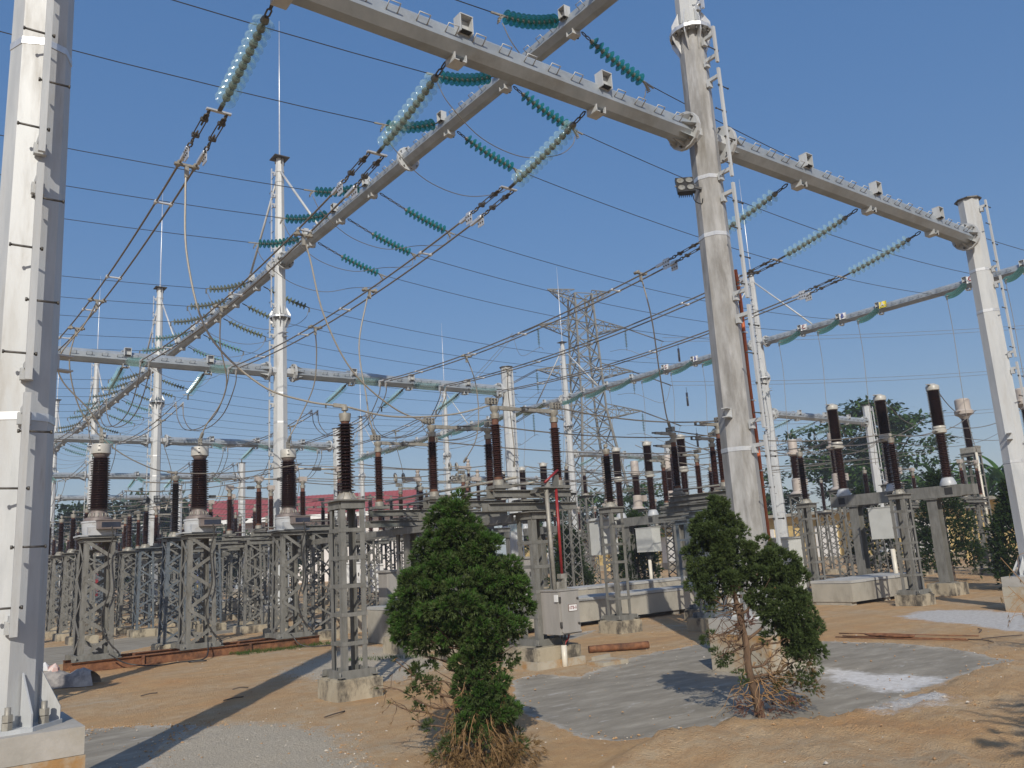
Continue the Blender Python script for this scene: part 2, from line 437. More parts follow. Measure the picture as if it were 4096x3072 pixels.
def _brk():
    out = []
    for s in (-1, 1):      # upper corner ears, one on each face
        k = MB(); k.box((0, s * .17, .13), (.16, .012, .2)); k.box((-.085, s * .19, .14), (.012, .14, .22)); k.box((.085, s * .19, .14), (.012, .14, .22))
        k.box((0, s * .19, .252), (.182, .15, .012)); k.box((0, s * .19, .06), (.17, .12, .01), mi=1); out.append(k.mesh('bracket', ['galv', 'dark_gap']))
    k = MB(); k.box((0, 0, -.25), (.172, .2, .012)); k.box((-.08, 0, -.205), (.012, .2, .09)); k.box((.08, 0, -.205), (.012, .2, .09))
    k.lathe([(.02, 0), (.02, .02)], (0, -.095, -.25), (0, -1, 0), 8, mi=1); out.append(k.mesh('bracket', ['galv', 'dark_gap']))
    return out
BRK = _brk()
def beam(label, x0, y0, x1, y1, z, marks, near, group, side=1, dusty=False):
    """octagonal steel crossbeam between two poles, stepped with rungs, with a welded bracket at every hanging point"""
    o = thing('gantry_beam', label, 'steel beam', (x0, y0, z), math.atan2(y1 - y0, x1 - x0), group)
    L = math.hypot(x1 - x0, y1 - y0); r = .19; sides = (-1,) if y0 == y1 else (-1, 1)
    mb = MB(); mb.tube([(.42, 0, 0), (L - .42, 0, 0)], r, 8, 0, sm=False, ph=OCT)
    st = []; q = .62
    while q < L - .6:
        if all(abs(q - m) > .16 for m in marks): st.append(q)
        q += .385
    def rung(mb, q, s):
        a = V((0, s * .176, -.01)); n = V((0, s * .80, .60)) * .11
        mb.tube([V((q - .07, 0, 0)) + a, V((q - .07, 0, 0)) + a + n, V((q + .07, 0, 0)) + a + n, V((q + .07, 0, 0)) + a], .0085, 5, 0)
    if not near:
        for q in st:
            for s in sides: rung(mb, q, s)
    mb.build('beam_tube', ['galv_beam'], o)
    if near:
        for q in st:
            for s in sides:
                m_ = MB(); rung(m_, q, s); m_.build('step_rung', ['galv'], o)
    for e, sg in ((.42, 1), (L - .42, -1)):
        f = MB()
        f.lathe([(.29, 0), (.29, .03)], (e - .035 * sg, 0, 0), (sg, 0, 0), 16, sm=False)
        f.lathe([(.29, 0), (.29, .03)], (e + .0 * sg, 0, 0), (sg, 0, 0), 16, sm=False)
        f.tube([(e - .035 * sg, 0, 0), (e - .27 * sg, 0, 0)], .14, 8, 0, sm=False, ph=OCT)
        for i in range(8):
            a = i * math.pi / 4 + .2; c = V((e, math.cos(a) * .245, math.sin(a) * .245))
            f.tube([c + V((-.07, 0, 0)), c + V((.06, 0, 0))], .016, 6, 1, sm=False)
            a = i * math.pi / 4
            c1, c2 = V((e + .03 * sg, math.cos(a) * .27, math.sin(a) * .27)), V((e + .28 * sg, math.cos(a) * .17, math.sin(a) * .17))
            c3 = V((e + .03 * sg, math.cos(a) * .17, math.sin(a) * .17))
            t = V((0, -math.sin(a), math.cos(a))) * .006
            f.tri(c1 + t, c2 + t, c3 + t); f.tri(c1 - t, c3 - t, c2 - t)
        f.build('end_flange', ['galv', 'steel_dark'], o)
    for m_ in marks:
        for k_ in BRK: put('bracket', k_, o, (m_, 0, 0))
    return o

# poles ------------------------------------------------------------
near_tall = pole_proto(True, True); near_short = pole_proto(False, False)
far_tall = pole_proto(True, False, detail=False); far_short = pole_proto(False, False, detail=False)
G_P = 'octagonal steel gantry poles'
def setpole(o, x, y, label, rz=0):
    o.location = (x, y, 0); o.rotation_euler = (0, 0, rz); o['label'] = label; o['group'] = G_P; return o
p_a0 = setpole(near_short, GX[0], GY[0], 'thick bright galvanised pole with climbing pegs at the left edge')
p_a1 = setpole(near_tall, GX[1], GY[0], 'thick dusty steel pole carrying the floodlight and an orange cable')
p_a2 = dup(near_short, (GX[2], GY[0], 0), 'bright short pole near the right edge, capped above the nearest crossbeam')
p_a3 = dup(near_tall, (GX[3], GY[0], 0), 'tall pole beyond the right edge')
nm = {('B', 1): 'tall bright pole carrying the second crossbeam',
      ('B', 2): 'short capped pole ending the second crossbeam, before the pylon',
      ('B', 3): 'tall pole behind the thick dusty pole, its high beam carrying lettered flags',
      ('B', 4): 'short pole in front of the feathery broad tree on the right',
      ('C', 1): 'tall pole with three black floodlights, on the third crossbeam',
      ('C', 2): 'short pole ending the third crossbeam, left of the single ladder-framed insulator post',
      ('C', 3): 'tall pole with lightning rod standing right before the lattice pylon',
      ('C', 4): 'short pole of the third row, hidden low behind the right-hand breakers',
      ('D', 1): 'tall pole on the fourth crossbeam, between the edge pole and the one with black floodlights',
      ('D', 2): 'short far pole ending the fourth crossbeam above the red roof',
      ('D', 3): 'tall far pole seen left of the short capped pole, fourth row',
      ('E', 1): 'farthest tall pole at left with a pair of dark lamps, fifth row',
      ('E', 2): 'short pole of the fifth row standing before the dark trees',
      ('E', 3): 'thin far tall pole of the fifth row left of the pylon',
      ('B', 0): 'short pole of the second row hidden behind the thick edge pole'}
for i, row in enumerate('BCDE'):
    for j in range(5):
        lb = nm.get((row, j))
        if not lb: continue
        src = far_tall if j in (1, 3) else far_short
        o = src if (row == 'B' and j in (1, 2)) else copy_tree(src)
        setpole(o, GX[j], GY[i + 1], lb, -math.pi / 2 if j in (1, 3) else (0 if row == 'B' else math.pi))

# crossbeams along x ------------------------------------------------
PH = {0: (2.9, 5.05, 7.3), 1: (11.9, 14.05, 16.35), 3: (36.3, 38.5, 40.7)}
G_B = 'lower crossbeams of the gantries'
for i in range(5):
    for j in (0, 1, 3):
        if j == 3 and i in (0, 4): continue
        side = {0: 'left span, ending at the edge pole' if i == 0 else 'left span', 1: 'middle span', 3: 'right-hand span past the open gap'}[j]
        if i == 0: side = {0: 'left span overhead', 1: 'right span down to the capped pole'}[j]
        beam(f'{ROW[i]} low crossbeam hung with clear glass strings, its {side}', GX[j], GY[i], GX[j + 1], GY[i], ZL,
             [x - GX[j] for x in PH[j]], i == 0, G_B, dusty=(i == 0))
# high beams along y ------------------------------------------------
TY = [(9.95, 12.07, 14.2), (17.9, 19.8, 21.8), (26.3, 28.4, 30.5), (33.0, 35.1, 37.2), (41.0, 43.1, 45.2), (47.4, 49.5, 51.6), (55.3, 57.4, 59.5), (61.8, 63.9, 66.0)]
G_H = 'high lengthwise beams'
for j, nmj in ((1, 'left high beam above the second crossbeam pole'), (3, 'right high beam with lettered flags')):
    for i in range(4):
        ys = [y for t in TY for y in t if GY[i] < y < GY[i + 1]]
        w = ['nearest length', 'second length', 'third length', 'farthest length'][i]
        beam(f'{w} of the {nmj}', GX[j], GY[i], GX[j], GY[i + 1], ZU, [y - GY[i] for y in ys], j == 1 and i == 0, G_H)
fl = thing('splice_flange', 'round bolted splice flange halfway along the nearest high beam', 'flange', (GX[1], 16.05, ZU))
f = MB()
for s in (-1, 1): f.lathe([(.30, 0), (.30, .028)], (0, s * .002, 0), (0, s, 0), 16, sm=False)
for i in range(8):
    a = i * math.pi / 4 + .2; c = V((math.cos(a) * .255, 0, math.sin(a) * .255)); f.tube([c + V((0, -.06, 0)), c + V((0, .06, 0))], .016, 6, 1, sm=False)
f.build('flange_ring', ['galv', 'steel_dark'], fl)

# ------------------------------------------------------------------ glass strings
def disc_mesh(glass, n=18, name='glass_disc'):
    mb = MB()
    mb.lathe([(.040, .004), (.072, -.006), (.105, -.015), (.1275, -.034), (.123, -.039), (.1, -.026), (.096, -.04), (.084, -.04), (.079, -.024), (.066, -.022), (.06, -.038), (.048, -.038), (.03, -.022)], n=n, mi=0)
    mb.lathe([(.0, .056), (.03, .056), (.041, .04), (.05, .0), (.046, -.02), (.013, -.03), (.013, -.09), (0, -.09)], n=10, mi=1)
    return mb.mesh(name, [glass, 'cap_iron'])
DISC = {k: disc_mesh(k) for k in ('glass_clear', 'glass_teal', 'glass_pale', 'glass_olive')}

def zrot(d):
    """rotation whose +Z is -d (caps toward the tower)"""
    x, y, z = frame(-V(d)); return Matrix((x, y, z)).transposed()

def link_mesh(mb, a, b, mi=0):
    a, b = V(a), V(b); L = (b - a).length; d = (b - a) / L; x, y, _ = frame(d); n = max(2, int(L / .11))
    for i in range(n):      # flattened chain links, turned by quarter turns
        c = a + d * (L * (i + .5) / n); u = x if i % 2 else y; h = L / n * .62
        mb.tube([c - d * h + u * .0, c - d * h * .5 + u * .024, c + d * h * .5 + u * .024, c + d * h, c + d * h * .5 - u * .024, c - d * h * .5 - u * .024, c - d * h], .011, 5, mi)

def string_near(label, a, b, n, glass, group, sag=0.0, lead=.22, tail=.2, kind='teal'):
    """a = bracket point, b = free end; discs follow a slightly sagging line"""
    a, b = V(a), V(b)
    P = lambda t: a.lerp(b, t) - V((0, 0, 4 * sag * t * (1 - t)))
    L = (b - a).length
    o = thing('insulator_string', label, 'insulator string', a, 0, group)
    t0, t1 = lead / L, 1 - tail / L
    mb = MB(); link_mesh(mb, V((0, 0, 0)), P(t0) - a); mb.build('shackle', ['steel_dark'], o)
    for i in range(n):
        t = t0 + (t1 - t0) * (i + .5) / n
        dd = P(t + .01) - P(t - .01)
        put('glass_disc', DISC[glass], o, P(t) - a, zrot(dd))
    mb = MB(); e = P(t1) - a; q = b - a
    dd = (q - e).normalized(); x, y, _ = frame(dd)
    mb.tube([e, e + dd * .06], .02, 6); mb.bar(e + dd * .05, q, .05, .018, up=(0, 0, 1))
    if kind == 'teal':     # strain clamp with a drooping keeper arm and u-bolts
        mb.bar(q - dd * .06, q + V((0, 0, -.13)) + dd * .05, .04, .03)
        for k in range(4):
            c = q + V((0, 0, -.05 - .035 * k)) + dd * (.02 + .008 * k); mb.tube([c - x * .045, c + x * .045], .011, 5, 0)
        mb.bar(q - dd * .02, q + dd * .2 + V((0, 0, .0)), .03, .03)
        mb.build('strain_clamp', ['cast'], o)
    else:
        mb.build('end_fitting', ['steel_dark'], o)
    return o

def string_far(label, a, b, n, glass, group, sag=0.0, lead=.22, tail=.2):
    a, b = V(a), V(b); P = lambda t: a.lerp(b, t) - V((0, 0, 4 * sag * t * (1 - t))) - a
    L = (b - a).length; mb = MB(); t0, t1 = lead / L, 1 - tail / L
    mb.tube([P(0), P(.5), P(1)], .02, 5, 1)
    for i in range(n):
        t = t0 + (t1 - t0) * (i + .5) / n; d = (P(t - .01) - P(t + .01)).normalized()
        mb.lathe([(.04, .004), (.1275, -.04), (.1, -.05), (.03, -.03)], P(t), d, 9, 0)
        mb.lathe([(.03, .055), (.048, .0), (.04, -.02)], P(t), d, 6, 1)
    e = P(1); mb.bar(e - V((0, 0, .02)), e + V((0, 0, -.16)), .04, .05, 1)
    o = mb.build('insulator_string', [glass, 'cap_iron'], loc=a)
    return tag(o, label, 'insulator string', group)

def cable(name, label, pts, r, m, cat, group=None, n=6):
    pts = [V(p) for p in pts]; o0 = pts[0].copy()
    o = MB().tube([p - o0 for p in pts], r, n).build(name, [m], loc=o0)
    return tag(o, label, cat, group)

# twin conductors between crossbeams ---------------------------------
G_S = 'clear glass strings holding the twin conductors'
G_T = 'twin busbar conductors'
WH = {2.9: 'left', 5.05: 'middle', 7.3: 'right', 11.9: 'left', 14.05: 'middle', 16.35: 'right', 36.3: 'left', 38.5: 'middle', 40.7: 'right'}
SP = lambda x: 'left span' if x < 9 else ('middle span' if x < 19 else 'right-hand span')
def bus(X, i):
    Ya, Yb = GY[i], GY[i + 1]
    near = i == 0
    w = f'{WH[X]} phase, {SP(X)}'
    a0, a1 = V((X, Ya + .22, 7.55)), V((X, Ya + 2.0, 7.16)); a2 = V((X, Ya + 2.9, 7.06))
    b0, b1 = V((X, Yb - .22, 7.55)), V((X, Yb - 2.1, 7.10))
    if near:
        string_near(f'clear glass string under the nearest crossbeam, {w}', a0, a1, 12, 'glass_clear', G_S, .03, kind='clear')
        string_near(f'clear glass string before the second crossbeam, {w}', b0, b1, 12, 'glass_pale' if 0 else 'glass_clear', G_S, .03, kind='clear')
    else:
        string_far(f'clear glass string behind the {ROW[i]} crossbeam, {w}', a0, a1, 12, 'glass_clear', G_S, .03)
        string_far(f'clear glass string before the {ROW[i + 1]} crossbeam, {w}', b0, b1, 12, 'glass_clear', G_S, .03)
    o = thing('twin_conductor', f'twin conductors from the {ROW[i]} to the {ROW[i + 1]} crossbeam, {w}', 'power line', a1, 0, G_T)
    off = .105
    yk = MB(); yk.bar((-.15, .03, 0), (.15, .03, 0), .05, .02); yk.build('yoke_plate', ['zinc'], o)
    for s in (-1, 1):
        d = (a2 - a1); p0 = V((s * off, .04, 0)); dn = d.normalized()
        if near:
            t = MB(); link_mesh(t, p0, p0 + dn * .2, 0)
            c0, c1 = p0 + dn * .22, p0 + dn * .58
            for u in (-1, 1): t.bar(c0 + V((u * .035, 0, 0)), c1 + V((u * .035, 0, 0)), .012, .012)
            t.box(c0, (.09, .05, .04)); t.box(c1, (.09, .05, .05)); t.tube([c0 - dn * .1, c0 + dn * .12], .013, 6); t.tube([c1 - dn * .1, c1 + dn * .12], .013, 6)
            link_mesh(t, p0 + dn * .68, p0 + dn * .86, 0); t.build('turnbuckle', ['steel_dark'], o)
        e = p0 + dn * .9
        cp = MB(); cp.box(e + V((s * .01, .03, -.05)), (.012, .16, .2)); cp.bar(e, e + V((0, .3, -.03)), .045, .045)
        for hy in (-.02, .04, .1):
            for hz in (-.02, -.09): cp.lathe([(.012, 0), (.012, .02)], e + V((s * .012, hy - .01, hz)), (-1, 0, 0), 6, 1)
        cp.build('clamp_plate', ['zinc', 'steel_dark'], o)
        st = a2 - a1 + V((s * off, 0, 0)); en = b1 - a1 + V((s * off, -.05, 0))
        MB().tube(sagline(st, en, .26, 22), .0155, 6).build('conductor', ['cable'], o)
        cq = MB(); cq.box(en + V((0, .02, -.07)), (.012, .1, .2)); cq.bar(en, en - V((0, .25, .02)), .04, .04); cq.build('clamp_plate', ['zinc'], o)
    line = sagline(a2 - a1, b1 - a1 + V((0, -.05, 0)), .26, 22)
    for k in (3, 9, 13, 18):
        c = line[k]; sp = MB()
        sp.bar(c + V((-off, 0, 0)), c + V((off, 0, 0)), .035, .022)
        for s in (-1, 1): sp.tube([c + V((s * off, -.045, 0)), c + V((s * off, .045, 0))], .028, 8)
        sp.build('spacer', ['zinc'], o)
for X in (2.9, 5.05, 7.3, 11.9, 14.05, 16.35):
    for i in range(4): bus(X, i)
for X in (36.3, 38.5, 40.7):
    for i in (1, 2): bus(X, i)
# jumper loops under the crossbeams
G_J = 'twin jumper loops under the crossbeams'
for X in (2.9, 5.05, 7.3, 11.9, 14.05, 16.35, 36.3, 38.5, 40.7):
    for i in (1, 2, 3):
        if X > 30 and i == 3: continue
        Y = GY[i]
        o = thing('jumper_loop', f'pair of drooping jumper cables under the {ROW[i]} crossbeam, {WH[X]} phase, {SP(X)}', 'jumper cable', (X, Y, 7), 0, G_J)
        for s in (-1, 1):
            p = catmull([(s * .1, -2.2, .05), (s * .11, -2.05, -.35), (s * .1, -1.2, -.95), (s * .1, .2, -1.15), (s * .1, 1.9, -.95), (s * .1, 2.75, -.45), (s * .1, 2.9, .0)], 5)
            MB().tube(p, .014, 6).build('jumper_cable', ['cable'], o)
# ------------------------------------------------------------------ line phases across the high beams
G_K = 'teal glass strings on the high beams'
G_W = 'overhead line wires'
G_L = 'slack jumper loops under the high beams'
G_D = 'slack dropper wires'
BAY = ['first', 'second', 'third', 'fourth', 'fifth', 'sixth', 'seventh', 'eighth']
PN = ['near', 'middle', 'far']
for bi, ys in enumerate(TY):
    for pi, Y in enumerate(ys):
        nr = bi < 2
        w = f'{BAY[bi]} bay {PN[pi]} wire'
        gl = 'glass_teal' if bi < 2 else ('glass_pale' if bi % 2 else 'glass_olive')
        fn = string_near if nr else string_far
        ext = .55 if (bi == 1) else 0.0
        la, lb = V((9.28, Y, 11.2)), V((7.82, Y, 10.72))
        ra, rb = V((9.72, Y, 11.08)), V((11.35 + ext * .8, Y, 10.55 - ext * .25))
        kw = dict(lead=.22) if not nr else dict(lead=.22)
        fn(f'teal glass string left of the left high beam, {w}', la, lb, 10, gl, G_K, .10, .16, .12)
        fn(f'teal glass string right of the left high beam, {w}', ra, rb, 10, gl, G_K, .06, .2 + ext, .15)
        cable('line_wire', f'wire running out of the left edge from the left high beam, {w}', sagline(lb, (-16, Y + .2, 11.3), .55, 14), .009, 'cable_dark', 'wire', G_W, 5)
        xa, xb = V((33.8, Y, 11.16)), V((32.0, Y, 10.38))
        string_far(f'teal glass string at the right high beam, {w}', xa, xb, 12, 'glass_pale' if bi < 4 else gl, G_K, .12, .1, .12)
        cable('line_wire', f'wire spanning from the left to the right high beam, {w}', sagline(rb, xb, .5, 26), .009, 'cable_dark', 'wire', G_W, 5)
        lo = catmull([lb + V((.03, 0, -.14)), (8.1, Y, 10.2), (8.9, Y + .1, 9.75), (9.9, Y + .12, 9.62), (10.8, Y + .05, 9.85), (rb.x - .15, Y, rb.z - .4), rb + V((-.03, 0, -.14))], 6)
        cable('jumper_wire', f'slack loop joining both strings under the left high beam, {w}', lo, .009, 'cable', 'wire', G_L, 5)
        if bi < 5:
            e = V((31.2 + .2 * pi, Y - .3, 4.3))
            cable('dropper_wire', f'slack wire dropping from the right high beam, {w}', catmull([xb + V((0, 0, -.12)), xb + V((.05, 0, -1.4)), (31.75, Y - .1, 7.3), (31.5, Y - .2, 5.6), e], 6), .011, 'cable', 'wire', G_D, 5)
        if bi in (0, 1):
            e = MB()
# lettered flags on the right high beam
def text_mesh(s, size, m, depth=.002):
    cu = D.curves.new('lettering', 'FONT'); cu.body = s; cu.size = size; cu.extrude = depth; cu.align_x = 'CENTER'; cu.align_y = 'CENTER'; cu.offset = size * .02
    o_ = D.objects.new('lettering', cu); COL.objects.link(o_); dg = bpy.context.evaluated_depsgraph_get(); dg.update(); me = D.meshes.new_from_object(o_.evaluated_get(dg)); D.objects.remove(o_); me.materials.clear(); me.materials.append(M[m]); return me
for k, (Y, ch, mm, bg) in enumerate(((21.8, 'C', 'red', 'white'), (19.8, 'B', 'blue', 'white'), (17.9, 'A', 'white', 'yellow'), (14.2, 'C', 'red', 'white'),
                                     (26.3, 'A', 'white', 'yellow'), (28.4, 'B', 'blue', 'white'), (30.5, 'C', 'red', 'white'))):
    o = thing('phase_flag', f'{ {"C": "white flag with red letter C", "B": "white flag with blue letter B", "A": "yellow flag with white letter A"}[ch]} on the right high beam, ' + ('before the right pole' if Y == 14.2 else 'beside the tall pole' if k < 3 else 'beyond the tall pole'), 'sign', (33.77, Y - .24, 11.27), R(-90), 'lettered flags on the high beam')
    mb = MB(); nx = 6
    for i in range(nx):
        u0, u1 = -.17 + .34 * i / nx, -.17 + .34 * (i + 1) / nx
        w0, w1 = .015 * math.sin(i * 1.7), .015 * math.sin((i + 1) * 1.7)
        mb.quad((u0, w0 - .02, -.14), (u1, w1 - .02, -.14), (u1, w1 + .02, .14), (u0, w0 + .02, .14))
        mb.quad((u0, w0 - .012, -.14), (u0, w0 + .028, .14), (u1, w1 + .028, .14), (u1, w1 - .012, -.14))
    mb.build('flag_cloth', [bg], o)
    t = D.objects.new('letter', text_mesh(ch, .26, mm)); COL.objects.link(t); t.parent = o; t.location = (0, -.045, 0); t.rotation_euler = (R(90), 0, 0)

# droppers from the twin conductors ------------------------------------
def dropper(label, pts, r=.014, m='cable_pale'):
    o = thing('dropper_cable', label, 'cable', pts[0], 0, 'droppers from the busbars')
    p0 = V(pts[0]); q = catmull([V(p) - p0 for p in pts], 7)
    MB().tube(q, r, 7).build('cable_run', [m], o)
    c = MB(); c.bar((-.16, 0, .03), (.16, 0, .03), .05, .03)
    for s in (-1, 1): c.tube([(s * .105, -.06, .035), (s * .105, .06, .035)], .034, 8)
    c.bar((0, 0, .03), (0, 0, -.14), .05, .04); c.build('tee_clamp', ['cast'], o)
    e = q[-1]; d = (q[-1] - q[-3]).normalized()
    k = MB(); k.bar(e - d * .16, e + d * .02, .05, .05); k.build('cable_lug', ['cast'], o)
dropper('long pale cable sweeping from the left twin conductor to the nearest ladder-framed post', [(2.9, 10.7, 7.0), (2.89, 10.7, 6.61), (2.93, 10.69, 5.71), (3.2, 10.65, 4.72), (3.84, 10.54, 4.07), (4.44, 10.44, 3.86), (4.97, 10.35, 3.80)])
cable('link_cable', 'pale cable from the nearest ladder-framed post to the closest switch post', catmull([(4.97, 10.35, 3.80), (5.7, 10.37, 3.70), (6.7, 10.39, 3.78), (7.5, 10.4, 3.98)], 7), .014, 'cable_pale', 'cable')
dropper('pale cable dropping from the middle twin conductor to the second switch pole', [(5.05, 11.9, 6.85), (5.17, 11.92, 6.5), (5.41, 11.96, 5.61), (5.92, 12.04, 4.76), (6.74, 12.18, 4.21), (7.5, 12.3, 4.0)])
dropper('pale cable bowing down to the switch pole behind the conifer', [(7.3, 14.0, 6.88), (7.24, 14.06, 6.61), (7.13, 14.17, 5.78), (7.27, 14.2, 4.85), (7.36, 14.25, 4.39), (7.5, 14.3, 4.05)])
dropper('bowed cable down to the left current transformer', [(2.9, 16.5, 6.78), (2.75, 16.9, 6.4), (2.45, 17.4, 5.9), (2.55, 17.7, 5.5), (3.1, 18.0, 5.0), (3.35, 18.2, 4.7), (3.39, 18.2, 4.5)])
dropper('slack cable passing behind the left current transformer', [(2.9, 18.6, 6.78), (2.85, 18.9, 6.1), (3.2, 19.4, 5.2), (3.9, 19.7, 4.5), (4.7, 19.9, 4.1), (5.3, 20.1, 4.0)])
dropper('bowed cable down to the middle current transformer', [(5.05, 16.0, 6.8), (5.2, 16.5, 6.2), (5.5, 17.0, 5.6), (5.55, 17.5, 5.2), (5.4, 18.0, 4.8), (5.33, 18.2, 4.5)])
dropper('bowed cable down to the right current transformer', [(7.3, 16.6, 6.8), (7.5, 17.0, 6.3), (7.6, 17.4, 5.7), (7.5, 17.9, 5.1), (7.35, 18.1, 4.7), (7.31, 18.2, 4.5)])
dropper('straight pale cable down to the open switch, left of the dusty pole', [(11.9, 11.1, 7.05), (12.15, 11.15, 6.2), (12.5, 11.4, 5.2), (12.9, 11.7, 4.4), (13.1, 11.8, 4.08)])
dropper('cable falling left of the short capped pole', [(11.9, 17.5, 6.8), (12.2, 17.6, 6.2), (12.4, 17.8, 5.4), (12.4, 18.0, 4.7), (12.4, 18.6, 4.2)])
dropper('cable falling right of the tall second row pole', [(14.05, 18.6, 6.85), (14.1, 18.7, 6.3), (14.3, 18.9, 5.4), (14.5, 19.1, 4.6), (14.6, 19.3, 4.2)])
dropper('cable leaning past the open switches toward the dusty pole', [(16.35, 12.7, 6.85), (16.2, 12.6, 6.2), (15.6, 12.4, 5.0), (15.2, 12.2, 4.4), (14.8, 12.1, 4.08)])
for k, X in enumerate((2.9, 5.05, 7.3, 11.9, 14.05, 16.35)):
    for i, (f0, dx) in enumerate(((.35, .5), (.62, -.5), (.45, .4))):
        Y = GY[i + 1] + f0 * (GY[i + 2] - GY[i + 1]) if i + 2 < 5 else None
        if Y is None: continue
        dropper(f'dropper behind the {ROW[i + 1]} crossbeam from its {WH[X]} phase, {SP(X)}', [(X, Y, 6.85), (X + dx * .2, Y + .1, 6.2), (X + dx * .9, Y + .3, 5.2), (X + dx, Y + .5, 4.5), (X + dx * .8, Y + .6, 3.9)], .012, 'cable')
# ------------------------------------------------------------------ porcelain, supports, switchgear
def sheds(z0, z1, rc, rs, n, alt=1.0, mi=0, rc1=None, rs1=None):
    rc1 = rc if rc1 is None else rc1; rs1 = rs if rs1 is None else rs1
    pr = [(rc, z0, mi)]; h = (z1 - z0) / n
    for i in range(n):
        z = z0 + i * h; t = i / max(1, n - 1)
        c = rc + (rc1 - rc) * t; s = (rs + (rs1 - rs) * t) * (1 if i % 2 == 0 else alt)
        pr += [(c, z + h * .28, mi), (s * .97, z + h * .34, mi), (s, z + h * .42, mi), (s * .985, z + h * .5, mi), (c + .01, z + h * .86, mi)]
    pr.append((rc1, z1, mi)); return pr

def L_leg(mb, p, q, sx, sy, w=.07, t=.008, mi=0):
    """angle iron leg whose flanges point inward from corner direction (sx, sy)"""
    p, q = V(p), V(q)
    mb.bar(p + V((-sx * w / 2, 0, 0)), q + V((-sx * w / 2, 0, 0)), w, t, mi, up=(0, 1, 0))
    mb.bar(p + V((0, -sy * (w / 2 + .004), 0)), q + V((0, -sy * (w / 2 + .004), 0)), t, w, mi, up=(0, 1, 0))

def ladder_support(s=.17, h=2.5, foot=.31, fh=.25, m='steel_old', gap=.36, legw=.068, cap=.23, name='ladder_support', footm='concrete_old'):
    o = thing(name, 'support', 'support stand')
    for sx in (-1, 1):
        for sy in (-1, 1):
            mb = MB(); L_leg(mb, (sx * s, sy * s, fh), (sx * s, sy * s, h - .01), sx, sy, legw); mb.build('leg', [m], o)
    z = fh + .42
    while z < h - .15:
        k = MB()
        for sg in (-1, 1):
            k.box((0, sg * (s + .005), z), (2 * s + .018, .008, .05)); k.box((sg * (s + .005), 0, z), (.008, 2 * s + .002, .05))
        k.build('batten', [m], o); z += gap
    t = MB(); t.box((0, 0, h), (2 * cap, 2 * cap, .018))
    for sg in (-1, 1):
        t.box((0, sg * (s + .012), h - .06), (2 * s, .012, .1)); t.box((sg * (s + .012), 0, h - .06), (.012, 2 * s, .1))
    t.build('top_plate', [m], o)
    b = MB()
    for sg in (-1, 1):
        b.box((0, sg * (s + .05), fh + .05), (2 * s + .2, .012, .1)); b.box((sg * (s + .05), 0, fh + .05), (.012, 2 * s + .1, .1))
        for s2 in (-1, 1):
            b.tube([(sg * (s + .085), s2 * (s + .085), fh), (sg * (s + .085), s2 * (s + .085), fh + .09)], .014, 6); b.box((sg * (s + .07), s2 * (s + .07), fh + .03), (.09, .09, .012))
    b.build('base_frame', [m], o)
    f = MB(); e = .025
    f.prism([(-foot, -foot), (foot, -foot), (foot, foot), (-foot, foot)], -.15, fh - .02)
    f.prism([(-foot + e, -foot + e), (foot - e, -foot + e), (foot - e, foot - e), (-foot + e, foot - e)], fh - .02, fh)
    f.build('concrete_footing', [footm], o)
    return o

def lattice_support(s=.27, s1=.22, h=2.5, n=4, m='steel_old', foot=.36, fh=.2, legw=.058, bw=.042, cap=.32, name='lattice_support', footing=True):
    o = thing(name, 'lattice', 'support stand')
    S = lambda z: s + (s1 - s) * (z - fh) / (h - fh)
    for sx in (-1, 1):
        for sy in (-1, 1):
            mb = MB(); L_leg(mb, (sx * s, sy * s, fh), (sx * s1, sy * s1, h), sx, sy, legw); mb.build('leg', [m], o)
    for fc in range(4):
        mb = MB(); a = fc * math.pi / 2; ca, sa = round(math.cos(a)), round(math.sin(a))
        P = lambda u, z: V((u * S(z) * ca - -(S(z) + .006) * sa * -1 * -1, u * S(z) * sa + -(S(z) + .006) * ca, z)) if 0 else V((u * S(z) * ca + (S(z) + .006) * sa, u * S(z) * sa - (S(z) + .006) * ca, z))
        for i in range(n):
            z0, z1 = fh + .06 + (h - fh - .1) * i / n, fh + .06 + (h - fh - .1) * (i + 1) / n; zm = (z0 + z1) / 2
            nrm = (sa, -ca, 0)
            mb.bar(P(-.95, z0), P(.95, zm), bw, .007, up=nrm); mb.bar(P(.95, zm) + V((sa * .008, -ca * .008, 0)), P(-.95, z1) + V((sa * .008, -ca * .008, 0)), bw, .007, up=nrm)
            for q in (P(.95, zm), P(-.95, z1)): mb.box(q + V((sa * .018, -ca * .018, 0)), (.02, .02, .02))
        mb.build('side_bracing', [m], o)
    t = MB(); t.box((0, 0, h + .012), (2 * cap, 2 * cap, .018)); t.box((0, 0, h - .04), (2 * s1 + .05, 2 * s1 + .05, .06)); t.build('top_plate', [m], o)
    if footing:
        f = MB(); f.prism([(-foot, -foot), (foot, -foot), (foot, foot), (-foot, foot)], -.15, fh - .02)
        f.prism([(-foot + .02, -foot + .02), (foot - .02, -foot + .02), (foot - .02, foot - .02), (-foot + .02, foot - .02)], fh - .02, fh); f.build('concrete_footing', ['concrete_old'], o)
    return o

